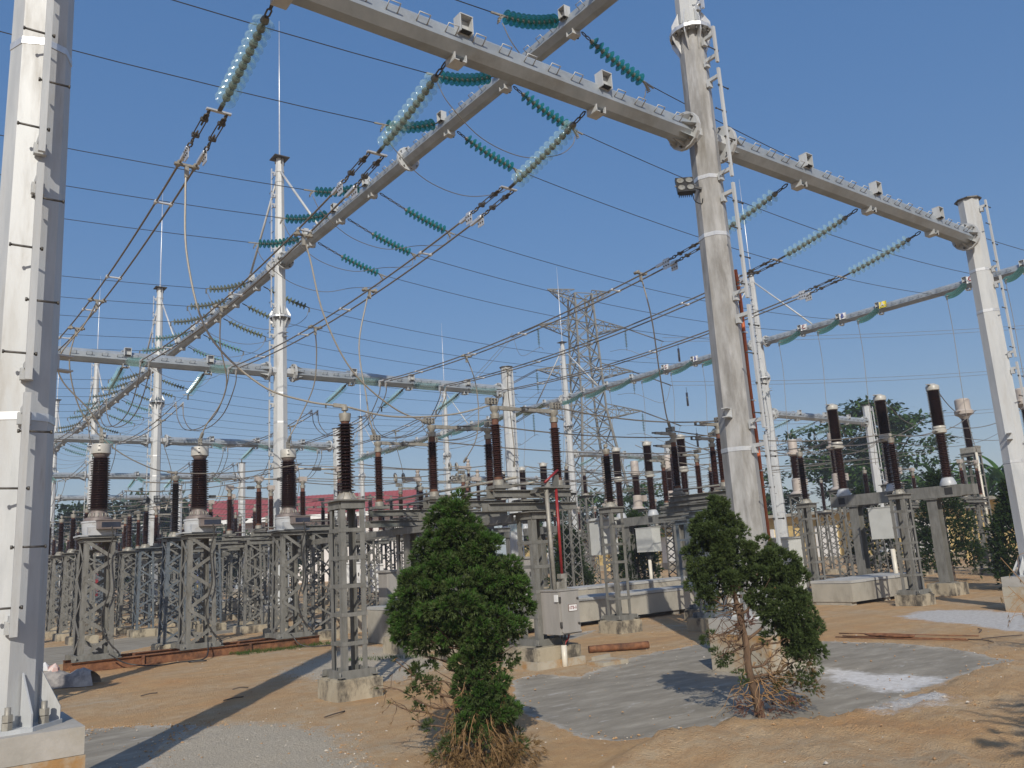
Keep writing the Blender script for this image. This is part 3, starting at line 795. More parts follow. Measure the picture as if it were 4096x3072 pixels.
def post_unit(parent, x, y, z0, z1, rs=.092, n=25, m='brown', name='post_insulator', collars=True, rc=.055, alt=.86, capm='cast', nseg=16):
    """one rotating or fixed porcelain post with cap and base"""
    mb = MB(); h = z1 - z0
    cz = .075 if collars else .03
    pr = [(rc + .035, z0), (rc + .035, z0 + .03, 1), (rc + .02, z0 + .07, 1)]
    mb.lathe([(rc + .03, 0), (rc + .03, .08, 1), (rc + .012, .085, 1), (rc + .012, .13, 2)], (x, y, z0), n=nseg, mi=1)
    mb.lathe(sheds(z0 + .13, z1 - .17, rc, rs, n, alt), (x, y, 0), n=nseg)
    mb.lathe([(rc, -.17, 0), (rc, -.12, 2), (rc - .004, -.08, 2), (rc + .012, -.08, 1), (rc + .018, 0, 1)], (x, y, z1), n=nseg, mi=1)
    return mb.build(name, [m, capm, 'rustband' if collars else capm], parent)

# --- ladder-framed single posts
def single_post(label, x, y, zb=2.5, zt=3.72, r=.125, n=22, m='brown', head=True, group='single insulator posts'):
    o = thing('insulator_post', label, 'insulator', (x, y, zb + .012), 0, group)
    H = zt - zb
    b = MB(); b.lathe([(.14, 0), (.14, .015), (.105, .06), (.075, .115)], (0, 0, 0), n=16, sm=True)
    for i in range(8):
        a = i * math.pi / 4; b.bar((math.cos(a) * .135, math.sin(a) * .135, .01), (math.cos(a) * .085, math.sin(a) * .085, .1), .012, .03)
    b.build('base_cone', ['cast'], o)
    mb = MB(); mb.lathe(sheds(.11, H - .17, .06, r, n, .82, 0), n=20); mb.build('porcelain_column', [m], o)
    c = MB(); c.lathe([(.055, H - .18), (.058, H - .145, 1), (.07, H - .145), (.082, H - .06), (.082, H - .035), (.02, H - .03), (.02, H + .0), (.045, H + .01), (.045, H + .06), (.02, H + .08)], n=16)
    c.build('top_cap', ['cast', 'rustband'], o)
    return o
lad = ladder_support()
lad.location = (4.97, 10.35, 0); lad['label'] = 'nearest ladder-framed support on a stained footing, left of the big conifer'; lad['group'] = 'ladder-framed supports'
single_post('dark brown ribbed post on the nearest ladder-framed support', 4.97, 10.35)
LADS = [(12.1, 12.75, 'ladder-framed support right of the grey switch cabinet', 'brown post with grey cap standing right of the pylon foot'),
        (18.9, 10.2, 'ladder-framed support before the three-pole breaker', 'brown post on the ladder-framed support before the breaker'),
        (18.95, 12.72, 'ladder-framed support beside the thick dusty pole', 'brown post just right of the thick dusty pole'),
        (19.2, 15.9, 'ladder-framed support hidden behind the thick dusty pole', 'brown post half hidden by the thick dusty pole'),
        (12.2, 20.6, 'ladder-framed support far behind the conifer', 'brown post behind the big conifer')]
for x, y, a, b in LADS:
    dup(lad, (x, y, 0), a); single_post(b, x, y, 2.5, 3.75 if x < 13 else 3.85)

# --- disconnecting switches
def switch_proto(opened, style='bar'):
    o = thing('disconnector', 'switch', 'disconnector switch')
    zb = 2.72; w = .6
    f = MB()
    for dz, hh, l in ((2.385, .12, 1.75), (2.585, .11, 1.55)):
        for sy in (-1, 1):      # channel pairs, open side out
            f.box((0, sy * .085, dz), (l, .012, hh)); f.box((0, sy * .11, dz + hh / 2 - .006), (l, .06, .012)); f.box((0, sy * .11, dz - hh / 2 + .006), (l, .06, .012))
    f.box((0, 0, 2.48), (.5, .3, .03))
    for sx in (-1, 1): f.box((sx * w, 0, 2.69), (.3, .26, .05))
    f.tube([(-w, .14, 2.75), (w, .14, 2.75)], .018, 6)
    f.build('base_frame', ['steel_old'], o)
    for sx in (-1, 1):
        post_unit(o, sx * w, 0, zb, 3.84, m='brown2')
        h = MB(); zt = 3.84
        h.lathe([(.045, 0), (.05, .03), (.075, .07), (.075, .12), (.03, .13)], (sx * w, 0, zt), n=14)
        if style == 'bar':
            if opened: d = V((0, 1, 0)); 
            else: d = V((-sx, 0, 0))
            st = V((sx * w, 0, zt + .1)); en = st + d * .52
            h.build('rotating_head', ['cast'], o)
            a = MB(); a.bar(st - d * .04, st + d * .36, .055, .062); a.bar(st + d * .36, en, .04, .05)
            if sx < 0 and opened or sx > 0 and not opened:
                for dz in (-.035, .035): a.bar(st + d * .38 + V((0, 0, dz)), st + d * .66 + V((0, 0, dz)), .05, .014, 1)
                a.bar(st + d * .66 + V((0, 0, -.04)), st + d * .66 + V((0, 0, .04)), .05, .02, 1)
            else: a.bar(en, en + d * .09, .03, .03, 1)
            a.build('switch_arm', ['cast', 'steel_dark'], o)
            t = MB(); q = st + V((sx * .05, -.02, .1)); t.box(q, (.2, .03, .1)); t.box(q + V((0, .04, 0)), (.2, .03, .1))
            for bx in (-.06, 0, .06):
                for bz in (-.025, .025): t.tube([q + V((bx, -.04, bz)), q + V((bx, .08, bz))], .012, 6, 1)
            t.build('terminal_pad', ['cast', 'steel_dark'], o)
        else:
            h.build('rotating_head', ['cast'], o)
            b = MB(); b.box((sx * w, 0, zt + .16), (.2, .13, .13)); b.build('head_box', ['tan'], o)
            a = MB(); a.tube([(sx * w - sx * .08, 0, zt + .16), (sx * .03, 0, zt + .16)], .022, 8); a.box((sx * .05, 0, zt + .16), (.1, .07, .08), mi=1)
            a.build('switch_arm', ['cable_pale', 'steel_dark'], o)
    return o
G_DS = 'disconnector switch poles'
d1 = switch_proto(False); d2 = switch_proto(True); d3 = switch_proto(False, 'tube')
wide = ladder_support(s=.19, h=2.29, foot=.42, fh=.3, legw=.09, cap=.27, gap=.37)
wide_b = ladder_support(s=.19, h=2.29, foot=.38, fh=.25, legw=.09, cap=.27, gap=.37, m='steel_blue')
latt = lattice_support(); latt_b = lattice_support(m='steel_blue', s=.25, s1=.2)
used = {}
def place(o, x, y, label, group=None, rz=0, z=0):
    if o.name in used: return dup(o, (x, y, z), label, rz, group)
    used[o.name] = 1; o.location = (x, y, z); o.rotation_euler = (0, 0, rz); o['label'] = label
    if group: o['group'] = group
    return o
G_SU = 'switchgear supports'
for k, (y, w) in enumerate(((10.4, 'closest pole, beside the numbered cabinet'), (12.3, 'second pole, behind the big conifer'), (14.3, 'third pole, left behind the conifer top'))):
    place(d1, 8.15, y, f'closed flat-arm brown switch, {w}', G_DS)
    place(wide, 8.15, y - .05, f'ladder-framed stand under the closed flat-arm switch, {w}', G_SU)
for k, (y, w) in enumerate(((10.6, 'closest pole, beside the dusty pole'), (12.7, 'middle pole'), (14.7, 'farthest pole'))):
    x_, y_ = ((13.1, 11.15), (14.75, 12.7), (17.0, 15.1))[k]
    place(d2, x_, y_, f'open brown switch with arms swung away, {w}', G_DS, R(90))
    place(wide_b, x_, y_, f'blue-grey stand under the open switch, {w}', G_SU)
# linking channels and operating pipes between the three poles of each switch
def member(name, label, segs, m, cat, group=None, pipe=None):
    o0 = V(segs[0][0]); mb = MB()
    for a, b in segs:
        if pipe: mb.tube([V(a) - o0, V(b) - o0], pipe, 8)
        else: mb.bar(V(a) - o0, V(b) - o0, .05, .11); mb.bar(V(a) - o0 + V((.03, 0, .05)), V(b) - o0 + V((.03, 0, .05)), .07, .012)
    return tag(mb.build(name, [m], loc=o0), label, cat, group)
for xc, ys, nmx in ((8.15, (10.5, 14.3), 'closed flat-arm switch'),):
    for s in (-1, 1):
        member('steel_channel', f'long steel channel tying the stands of the {nmx}, ' + ('left side' if s < 0 else 'right side'), [((xc + s * .3, ys[0], 2.22), (xc + s * .3, ys[1] + 4.2, 2.22))], 'steel_old', 'steel channel', 'tie channels')
    member('operating_pipe', f'upper grey operating pipe running back from the {nmx}', [((xc - .35, ys[0] - .25, 2.83), (xc - .35, ys[1] + .2, 2.83))], 'cast', 'pipe', 'operating pipes', .022)
    member('operating_pipe', f'lower grey operating pipe running back from the {nmx}', [((xc + .1, ys[0] - .1, 2.77), (xc + .1, ys[1] + .2, 2.77))], 'cast', 'pipe', 'operating pipes', .02)

# numbered drive cabinet on the closest stand
cab = thing('drive_cabinet', 'grey steel cabinet with the red number 173-1 on its door', 'cabinet', (8.24, 9.95, .47))
b = MB(); b.box((0, 0, .315), (.40, .40, .61)); b.box((0, 0, .628), (.43, .43, .016)); b.box((0, -.005, .008), (.41, .41, .016)); b.build('cabinet_body', ['boxgrey'], cab)
dr = MB(); dr.box((.012, -.209, .32), (.35, .018, .58)); dr.box((.012, -.222, .03), (.35, .03, .02)); dr.build('cabinet_door', ['boxgrey'], cab)
for z in (.5, .14):
    h = MB(); h.box((-.18, -.212, z), (.03, .03, .08)); h.build('hinge', ['steel_dark'], cab)
    h = MB(); h.lathe([(.018, 0), (.018, .012), (.008, .014), (.008, .03)], (.155, -.218, z), (0, -1, 0), 10); h.build('door_latch', ['steel_dark'], cab)
pl = MB(); pl.box((.055, -.2215, .37), (.165, .006, .1), mi=1); pl.box((.055, -.2235, .37), (.152, .006, .088))
for sx in (-1, 1): pl.lathe([(.004, 0), (.004, .004)], (.055 + sx * .068, -.2265, .37), (0, -1, 0), 6, mi=2)
plo = pl.build('number_plate', ['white', 'rustband', 'steel_dark'], cab)
t = D.objects.new('plate_number', text_mesh('173-1', .062, 'red', .0012)); COL.objects.link(t); t.parent = plo; t.location = (.055, -.2276, .37); t.rotation_euler = (R(90), 0, 0)
vt = MB(); vt.box((-.212, -.17, .52), (.025, .07, .1)); vt.build('vent_cover', ['white'], cab)
br = MB(); br.box((-.05, .3, .56), (.04, .25, .04)); br.box((-.05, .3, .06), (.04, .25, .04)); br.box((.12, .3, .56), (.04, .25, .04)); br.build('mounting_bracket', ['steel_old'], cab)
dv = MB(); dv.box((.03, -.02, .643), (.24, .2, .014)); dv.box((.06, -.05, .72), (.035, .09, .16)); dv.box((.06, .03, .72), (.035, .06, .16)); dv.box((.06, -.02, .83), (.12, .09, .07)); dv.box((-.04, .0, .7), (.05, .06, .1)); dv.build('drive_coupling', ['cast'], cab)
rp = member('operating_rod', 'vertical red operating rod rising from the numbered cabinet', [((8.30, 9.93, 1.30), (8.30, 9.93, 2.62))], 'red', 'rod', None, .023)
member('operating_rod', 'short slanted red rod beside the nearest switch base', [((8.1, 9.95, 2.72), (8.42, 10.0, 2.92))], 'red', 'rod', None, .02)
member('conduit_pipe', 'vertical grey pipe beside the red operating rod', [((8.16, 9.95, .98), (8.12, 9.95, 2.64))], 'cast', 'pipe', None, .033)
pb = thing('bracket_plate', 'steel bracket plate carrying the red rod at the top of the nearest stand', 'bracket', (8.2, 9.98, 2.64))
q = MB(); q.box((0, 0, 0), (.5, .18, .015)); q.box((-.1, .15, -.03), (.06, .4, .06)); q.box((.1, .15, -.03), (.06, .4, .06)); q.lathe([(.06, .01), (.05, .05), (.025, .09), (.02, .14)], (-.02, 0, 0), n=12); q.box((.16, .02, .1), (.012, .15, .2)); q.build('plate', ['steel_old'], pb)
pc = thing('conduit_pipe', 'cream plastic conduit rising beside the stand footing', 'pipe', (8.18, 9.86, -.1))
MB().tube([(0, 0, 0), (0, 0, .41)], .043, 12).build('pipe_body', ['pvc'], pc)
for i, (dx, m) in enumerate(((-.03, 'cable_dark'), (.03, 'blackp'), (.1, 'red'))):
    MB().tube(catmull([(0, 0, .36), (.01 + dx * .3, 0, .44), (dx, 0, .5), (dx + .02, 0, .59)], 5), .012, 6).build('cable_tail', [m], pc)

# tube-arm switches in the second bay and in the rows beyond
for k, (y, w) in enumerate(((19.0, 'nearest of three'), (21.3, 'middle of three'), (23.6, 'last of three'))):
    place(d3, 8.35, y, f'tube-arm switch with square heads behind the current transformers, {w}', G_DS)
    place(latt, 8.35, y, f'lattice stand under the square-headed switch, {w}', G_SU)
rowlab = ['third', 'fourth', 'fifth', 'sixth', 'seventh', 'eighth']
for bi, ys in enumerate(TY[2:]):
    for pi, Y in enumerate(ys):
        w = f'{rowlab[bi]} bay, {PN[pi]} phase'
        src = (d3, d1)[bi % 2]; sup = latt if bi % 2 else latt_b
        place(src, 8.1, Y, f'far brown switch pole in the left switch row, {w}', G_DS); place(sup, 8.1, Y, f'far lattice stand in the left switch row, {w}', G_SU)
        if bi < 4:
            place(d2 if bi % 2 else d1, 13.3, Y, f'far brown switch pole in the middle switch row, {w}', G_DS); place(wide if bi % 2 else latt, 13.3, Y, f'far stand in the middle switch row, {w}', G_SU)
        if bi < 3 or bi == 4:
            single_post(f'far brown post in the leftmost row, {w}', 4.6, Y, 2.52, 3.7, .12, 18, 'brown', group='far insulator posts'); place(latt, 4.6, Y, f'far lattice stand in the leftmost row, {w}', G_SU)
        if bi < 2:
            place(d3, 31.2, Y - .3, f'far switch pole before the right high beam, {w}', G_DS); place(latt, 31.2, Y - .3, f'far lattice stand before the right high beam, {w}', G_SU)
    for pi, Y in enumerate(ys if bi < 5 else ()):
        w = f'{rowlab[bi]} bay, {PN[pi]} phase'
        for xx, wn in ((6.3, 'second'), (10.4, 'fourth')) + (((16.5, 'inner'),) if bi < 2 else ()):
            single_post(f'far brown post in the {wn} row from the left, {w}', xx, Y + .5, 2.52, 3.75, .115, 16, 'brown2' if pi % 2 else 'brown', group='far insulator posts'); place(latt if pi else latt_b, xx, Y + .5, f'far lattice stand in the {wn} row from the left, {w}', G_SU)
    if bi < 5:
        for s in (-1, 1):
            member('steel_channel', f'far tie channel of the left switch row, {rowlab[bi]} bay, ' + ('left side' if s < 0 else 'right side'), [((8.1 + s * .3, ys[0] - .6, 2.22), (8.1 + s * .3, ys[2] + 2.2, 2.22))], 'steel_old', 'steel channel', 'tie channels')
for pi, (y, yw) in enumerate(((19.6, 'near'), (21.2, 'middle'), (23.2, 'far'))):
    place(d1 if pi else d2, 13.6, y, f'brown switch pole behind the open switches in the second bay, {yw} phase', G_DS); place(latt_b, 13.6, y, f'blue-grey lattice stand in the second bay, {yw} phase', G_SU)
for pi, (y, yw) in enumerate(((11.7, 'near'), (14.2, 'middle'), (16.6, 'far'))):
    place(d3, 31.4, y, f'switch pole before the yellow building, {yw} phase', G_DS); place(latt, 31.4, y, f'lattice stand before the yellow building, {yw} phase', G_SU)

# --- current transformers on rusty rails
ct_sup = lattice_support(s=.30, s1=.27, h=2.46, n=3, fh=.2, legw=.085, bw=.065, cap=.36, foot=.37)
for ch in list(ct_sup.children):
    if ch.name.startswith('concrete_footing'): D.objects.remove(ch)
fm = MB()
for sg in (-1, 1):
    fm.box((0, sg * .33, .25), (.85, .02, .1)); fm.box((sg * .33, 0, .25), (.02, .64, .1)); fm.box((0, sg * .38, .206), (.85, .1, .012))
    for s2 in (-1, 1): fm.tube([(s2 * .36, sg * .38, .2), (s2 * .36, sg * .38, .27)], .02, 6)
fm.build('base_frame', ['steel_old'], ct_sup)
ct = thing('current_transformer', 'ct', 'current transformer')
b = MB(); b.lathe([(.27, .02), (.285, .1), (.295, .26), (.31, .27), (.31, .295), (.29, .3)], (0, 0, 2.5), n=28); b.box((.0, 0, 2.515), (.78, .56, .03)); b.box((.02, -.24, 2.6), (.5, .14, .16)); b.build('tank', ['ctgrey'], ct)
tb = MB(); tb.box((.12, -.37, 2.71), (.42, .15, .16)); tb.box((.12, -.365, 2.80), (.45, .19, .015)); tb.build('terminal_box', ['boxbrown'], ct)
wd = MB(); wd.box((.15, -.447, 2.71), (.34, .006, .1)); wd.build('terminal_window', ['window'], ct)
cf = MB(); cf.lathe([(.27, 2.8), (.26, 2.86), (.18, 2.885), (.15, 3.0), (.16, 3.005), (.16, 3.03)], n=24)
for i in range(14):
    a = 2 * math.pi * i / 14; cf.tube([(math.cos(a) * .19, math.sin(a) * .19, 2.87), (math.cos(a) * .165, math.sin(a) * .165, 2.96)], .014, 5, 1)
cf.build('neck_flange', ['boxbrown', 'cast'], ct)
MB().lathe(sheds(3.02, 4.07, .15, .205, 22, .95, 0, .125, .18), n=28).build('porcelain_column', ['brown'], ct)
hd = MB(); hd.lathe([(.105, 4.06, 1), (.12, 4.07, 1), (.15, 4.12, 1), (.155, 4.14, 1), (.18, 4.145), (.18, 4.325), (.172, 4.335), (.05, 4.34)], n=24); hd.build('head', ['cthead', 'boxbrown'], ct)
for a, z in ((-1.95, 4.285), (-1.95, 4.20)):
    pm = MB(); pm.box((math.cos(a) * .181, math.sin(a) * .181, z), (.035 if z > 4.22 else .05, .008, .018), rz=a + math.pi / 2); pm.build('marking_plate', ['blackp'], ct)
tt = MB(); tt.box((0, -.03, 4.42), (.07, .02, .2)); tt.box((0, .03, 4.42), (.07, .02, .2))
for z in (4.37, 4.43, 4.49):
    for x in (-.02, .02): tt.tube([(x, -.05, z), (x, .05, z)], .011, 6, 1)
tt.build('terminal_pad', ['cast', 'steel_dark'], ct)
cb_ = MB(); cb_.tube(catmull([(.16, -.45, 2.68), (.18, -.46, 2.45), (.12, -.42, 2.1), (.16, -.44, 1.5), (.05, -.4, 1.0), (.12, -.42, .6), (.35, -.5, .3)], 6), .014, 6); cb_.build('signal_cable', ['cable_dark'], ct)
for x, w in ((3.39, 'left one'), (5.33, 'middle one'), (7.31, 'right one')):
    place(ct, x, 18.2, f'grey current transformer with white head and ribbed brown column, {w}', 'current transformers on the rusty rails')
    place(ct_sup, x, 18.2, f'heavy lattice stand on the rusty rails, {w} of three', 'transformer stands')
dup(ct, (.3, 12.3, 0), 'current transformer out of view behind the edge pole', group='current transformers on the rusty rails'); dup(ct_sup, (.3, 12.3, 0), 'braced lattice stand out of view behind the edge pole', group='transformer stands')
for k, y in enumerate((17.84, 18.6)):
    rl = MB(); L = 4.9; rl.box((0, 0, .188), (L, .11, .016)); rl.box((0, 0, .1), (L, .012, .165)); rl.box((0, 0, .012), (L, .11, .016))
    for x in (-1.2, .9): rl.box((x, -.03, .1), (.05, .07, .17))
    tag(rl.build('rail_beam', ['rust'], loc=(5.4, y, 0)), ('front' if k == 0 else 'rear') + ' rusty I-beam rail under the three current transformers', 'steel beam', 'rusty rails')
    bpy.context.view_layer.update()
for i, (x, p) in enumerate(((3.4, [(.15, -.6, .3), (.45, -.7, .1), (.9, -.9, .02), (1.4, -.8, .02), (1.8, -.9, .02)]), (7.3, [(-.2, -.6, .3), (0, -.8, .05), (.6, -1.1, .02), (1.6, -1.0, .02), (2.3, -.6, .02)]), (5.4, [(0, -.5, .4), (-.1, -.75, .05), (-.5, -.95, .02), (-.2, -1.1, .02)]))):
    cable('ground_cable', f'black cable trailing on the dirt from the {("left", "right", "middle")[i]} transformer stand', catmull([V((x, 18.2, 0)) + V(q) for q in p], 6), .013, 'blackp', 'cable', 'cables on the dirt')

# lone post on the blue-grey lattice between the transformers
place(latt_b, 5.35, 20.1, 'blue-grey lattice stand between the left and middle transformers', G_SU)
single_post('ribbed brown post between the left and middle transformers', 5.35, 20.1, 2.52, 3.95, .115, 22, 'black_porc')
for x, y, w in ((6.9, 26.0, 'left'), (9.2, 25.6, 'right')):
    single_post(f'rust-brown capped post before the red roof, {w} one', x, y, 2.5, 3.6, .1, 18, 'brown2'); place(latt, x, y, f'lattice stand of the rust-brown post, {w} one', G_SU)
# slim black arresters and spare posts
for i, (x, y, zb, zt, m, w) in enumerate(((18.0, 33.0, 3.4, 4.5, 'black_porc', 'left of the conifer top'), (18.4, 30.6, 3.4, 4.5, 'black_porc', 'just left of the conifer top'), (14.4, 28.0, 2.6, 4.1, 'brown2', 'behind the flat-arm switch'),
                                          (21.5, 25.0, 3.9, 5.0, 'black_porc', 'right of the short capped pole'), (23.5, 26.2, 3.9, 4.9, 'brown2', 'with a cast cap right of the short capped pole'), (27.9, 16.2, 2.7, 3.9, 'brown', 'below the feathery tree'), (34.3, 22.1, 2.7, 4.2, 'brown', 'between the dusty pole and the breaker'))):
    single_post(f'slim dark arrester post {w}', x, y, zb, zt, .13 if m == 'black_porc' else .12, 20, m, group='arrester posts'); s_ = lattice_support(h=zb, n=5, s=.26, s1=.2); place(s_, x, y, f'stand of the slim arrester post {w}', G_SU)

# horn switches with grading rings
def horn(label, x, y, zb):
    o = thing('horn_switch', label, 'disconnector switch', (x, y, zb), 0, 'ringed horn switches')
    post_unit(o, 0, 0, 0, 1.3, .1, 22, 'brown', collars=False)
    a = MB(); a.box((-.25, 0, 1.38), (.75, .12, .14)); a.box((0, 0, 1.32), (.2, .2, .06)); a.lathe([(.07, 1.45), (.09, 1.55), (.05, 1.6), (.09, 1.68), (.04, 1.75)], n=10); a.build('switch_arm', ['tan'], o)
    for dy in (0, .34):
        r_ = MB(); c = V((-.95 + dy, 0, 1.42)); ax = V((.9, -.3, .1)).normalized(); x_, y_, _ = frame(ax)
        r_.tube([c + x_ * (math.cos(t_) * .15) + y_ * (math.sin(t_) * .15) for t_ in [i * math.pi / 8 for i in range(17)]], .045, 8, cap=False); r_.tube([c, c + V((.6, 0, -.02))], .02, 6); r_.build('grading_ring', ['cast'], o)
    return o
for i, (x, y, zb, w) in enumerate(((16.0, 27.2, 3.3, 'left of the conifer top'), (20.6, 30.6, 4.2, 'high one behind the flat-arm switch'), (18.6, 27.0, 3.3, 'right of the conifer top'))):
    horn(f'ringed horn switch on a tan arm, {w}', x, y, zb); s_ = lattice_support(h=zb - .02, n=5, s=.26, s1=.22); place(s_, x, y, f'lattice stand of the ringed horn switch, {w}', G_SU)

# --- three-pole circuit breakers
def breaker(label, x, y0, cabinet=True, sp=1.49):
    o = thing('circuit_breaker', label, 'circuit breaker', (x, y0, 0))
    b = MB(); b.box((0, sp, 2.6), (.32, 2 * sp + .72, .3)); b.box((0, -.5, 2.6), (.3, .3, .26)); b.build('pole_beam', ['steel_old'], o)
    for y in (-.05, sp, 2 * sp):
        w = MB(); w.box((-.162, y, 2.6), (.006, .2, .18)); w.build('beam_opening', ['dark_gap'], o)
    for y in (.3 * sp, 1.8 * sp):
        l = MB()
        for s in (-1, 1): l.bar((s * .12, y, .3), (s * .12, y, 2.43), .014, .26, up=(0, 1, 0))
        l.bar((0, y, .3), (0, y, 2.43), .24, .014, up=(0, 1, 0)); l.box((0, y, 2.43), (.36, .36, .02)); l.box((0, y, .31), (.4, .4, .02)); l.build('leg', ['steel_old'], o)
        f = MB(); f.prism([(-.36, y - .36), (.36, y - .36), (.36, y + .36), (-.36, y + .36)], -.1, .28); f.prism([(-.34, y - .34), (.34, y - .34), (.34, y + .34), (-.34, y + .34)], .28, .3); f.build('concrete_footing', ['concrete_old'], o)
    for i in range(3):
        y = i * sp
        c = MB(); c.lathe([(.2, 2.74), (.2, 2.8), (.15, 2.92), (.12, 2.96)], (0, y, 0), n=16); c.build('base_cone', ['concrete_new' if 0 else 'ctgrey'], o)
        MB().lathe(sheds(2.95, 4.1, .095, .15, 26, .93), (0, y, 0), n=18).build('lower_column', ['brown2'], o)
        r_ = MB(); r_.lathe([(.1, 4.09), (.17, 4.12), (.18, 4.2), (.15, 4.22), (.17, 4.25), (.16, 4.3)], (0, y, 0), n=18); r_.box((.2, y, 4.17), (.2, .1, .02)); r_.box((-.2, y, 4.17), (.2, .1, .02)); r_.build('middle_flange', ['cthead'], o)
        MB().lathe(sheds(4.29, 5.25, .125, .17, 30, .94), (0, y, 0), n=18).build('upper_column', ['brown'], o)
        h = MB(); h.lathe([(.13, 5.24), (.165, 5.26), (.17, 5.36), (.15, 5.39), (.12, 5.4), (.06, 5.44)], (0, y, 0), n=18); h.box((.18, y, 5.4), (.18, .08, .018)); h.box((-.18, y, 5.4), (.18, .08, .018)); h.build('top_cap', ['cthead'], o)
    if cabinet:
        k = MB(); k.box((-.42, 1.56, 1.9), (.42, .78, .82)); k.box((-.42, 1.56, 2.32), (.45, .82, .02)); k.build('control_cabinet', ['boxlight'], o)
        p_ = MB(); p_.tube([(-.55, 1.46, -.05), (-.55, 1.46, 1.22)], .06, 10); p_.build('conduit', ['pvc'], o)
        q = MB()
        for dy in (-.2, -.1, 0, .1, .2): q.tube(catmull([(-.55, 1.46 + dy * .2, 1.18), (-.5, 1.46 + dy * .6, 1.32), (-.45, 1.5 + dy, 1.5)], 4), .014, 5)
        q.build('cable_tail', ['blackp'], o)
    return o
breaker('three-pole breaker with white caps on a grey beam, right of the dusty pole', 22.0, 10.52)
breaker('three-pole breaker behind the ladder-framed post right of the pylon', 22.0, 19.4, True, 1.62)
breaker('far three-pole breaker in the third bay', 22.2, 27.3, False)

# tan tank transformers
tanct = thing('tank_transformer', 'x', 'current transformer')
b = MB(); b.lathe([(.3, .0), (.3, .02), (.19, .1), (.185, .52), (.15, .56)], n=20); b.build('tank', ['tan'], tanct)
k = MB(); k.box((.26, -.08, .42), (.18, .24, .24)); k.build('terminal_box', ['tan'], tanct)
MB().lathe(sheds(.55, 1.35, .115, .17, 22, .94), n=18).build('porcelain_column', ['brown2'], tanct)
h = MB(); h.lathe([(.12, 1.34), (.19, 1.38), (.19, 1.5), (.165, 1.52), (.165, 1.9), (.15, 1.95), (.05, 1.96)], n=18); h.box((.26, 0, 1.45), (.2, .08, .05)); h.box((-.26, 0, 1.45), (.2, .08, .05)); h.build('head', ['tan'], tanct)
tall_l = lattice_support(h=3.15, n=5, s=.26, s1=.24)
for x, y, z, w in ((24.4, 25.8, 3.18, 'left of the middle breaker pole'), (24.4, 24.1, 3.18, 'behind the middle breaker pole'), (24.4, 22.3, 3.18, 'behind the open switch by the dusty pole'), (26.0, 17.7, 3.18, 'under the left edge of the feathery tree'), (26.0, 16.1, 3.18, 'behind the left pole of the right breaker'), (26.0, 14.2, 3.18, 'behind the middle pole of the right breaker')):
    place(tanct, x, y, f'tan tank transformer with cylinder head, {w}', 'tan tank transformers', 0, z); place(tall_l, x, y, f'tall lattice stand, tan transformer {w}', G_SU)
vt = thing('voltage_transformer', 'tan bowl-headed transformer on a tall ladder stand near the right pole', 'voltage transformer', (33.0, 14.75, 4.42), 0, 'bowl-headed transformers')
b = MB(); b.box((0, 0, .1), (.6, .5, .2)); b.box((.2, -.1, .22), (.3, .3, .08)); b.build('base_box', ['cast'], vt)
MB().lathe(sheds(.22, 1.32, .105, .16, 24, .93), n=18).build('porcelain_column', ['brown'], vt)
h = MB(); h.lathe([(.12, 1.3), (.2, 1.42), (.33, 1.5), (.34, 1.62), (.27, 1.68), (.27, 2.05), (.22, 2.1), (.05, 2.11)], n=20); h.box((.36, 0, 1.62), (.14, .1, .05)); h.box((-.36, 0, 1.62), (.14, .1, .05)); h.build('bowl_head', ['tan'], vt)
vs = ladder_support(s=.26, h=4.4, foot=.4, fh=.2, gap=.42, legw=.09, cap=.32); place(vs, 33.0, 14.75, 'tall ladder stand with a cream pipe, before the yellow building', G_SU)
MB().tube([(-.3, -.33, .1), (-.3, -.33, 4.4)], .05, 8).build('conduit', ['pvc'], vs)
v2 = dup(vt, (33.0, 12.6, 4.42), 'tan bowl-headed transformer cut by the right edge'); dup(vs, (33.0, 12.6, 0), 'tall ladder stand cut by the right edge')
sg = MB(); sg.box((0, 0, 0), (.36, .012, .2)); sg.box((0, -.008, 0), (.32, .006, .16), mi=1); 
tag(sg.build('warning_sign', ['rustband', 'white'], loc=(33.1, 14.4, 1.75)), 'small pale sign tied to the tall ladder stand', 'sign')
# square cabinets
def cabinet(label, x, y, z, w, d, h, m, rz=0, legs=0, name='outdoor_cabinet'):
    o = thing(name, label, 'cabinet', (x, y, z), rz, 'outdoor cabinets')
    b = MB(); b.box((0, 0, h / 2), (w, d, h)); b.build('cabinet_body', [m], o)
    r_ = MB(); r_.box((0, 0, h + .015), (w + .08, d + .08, .03)); r_.prism([(-w / 2 - .03, -d / 2 - .03), (w / 2 + .03, -d / 2 - .03), (w / 2 + .03, d / 2 + .03), (-w / 2 - .03, d / 2 + .03)], h + .032, h + .05); r_.build('lid', [m], o)
    dd = MB(); dd.box((0, -d / 2 - .008, h / 2), (w * .9, .014, h * .92)); dd.build('cabinet_door', [m], o)
    hh = MB(); hh.box((w * .33, -d / 2 - .03, h * .5), (.025, .03, .1)); hh.build('door_handle', ['steel_dark'], o)
    if legs:
        for sx in (-1, 1):
            q = MB(); q.tube([(sx * w * .3, 0, -legs), (sx * w * .3, 0, 0)], .03, 8); q.build('leg', ['pvc'], o)
    return o
cabinet('tall pale cabinet with a louvred side right behind the bushy right conifer', 20.55, 14.72, .1, .85, .6, 1.55, 'boxlight', R(-8))
cabinet('cream box fixed high on the ladder-framed support right of the numbered cabinet', 12.4, 13.35, 1.55, .5, .32, .72, 'boxlight', 0)
cabinet('white square box on two legs below the left transformer row', 8.6, 51.0, .75, .6, .4, .7, 'white', 0, .75)
cabinet('white cabinet beside the far red cabinet', 9.9, 68.0, .8, 1.0, .5, 2.2, 'white', 0, .8)
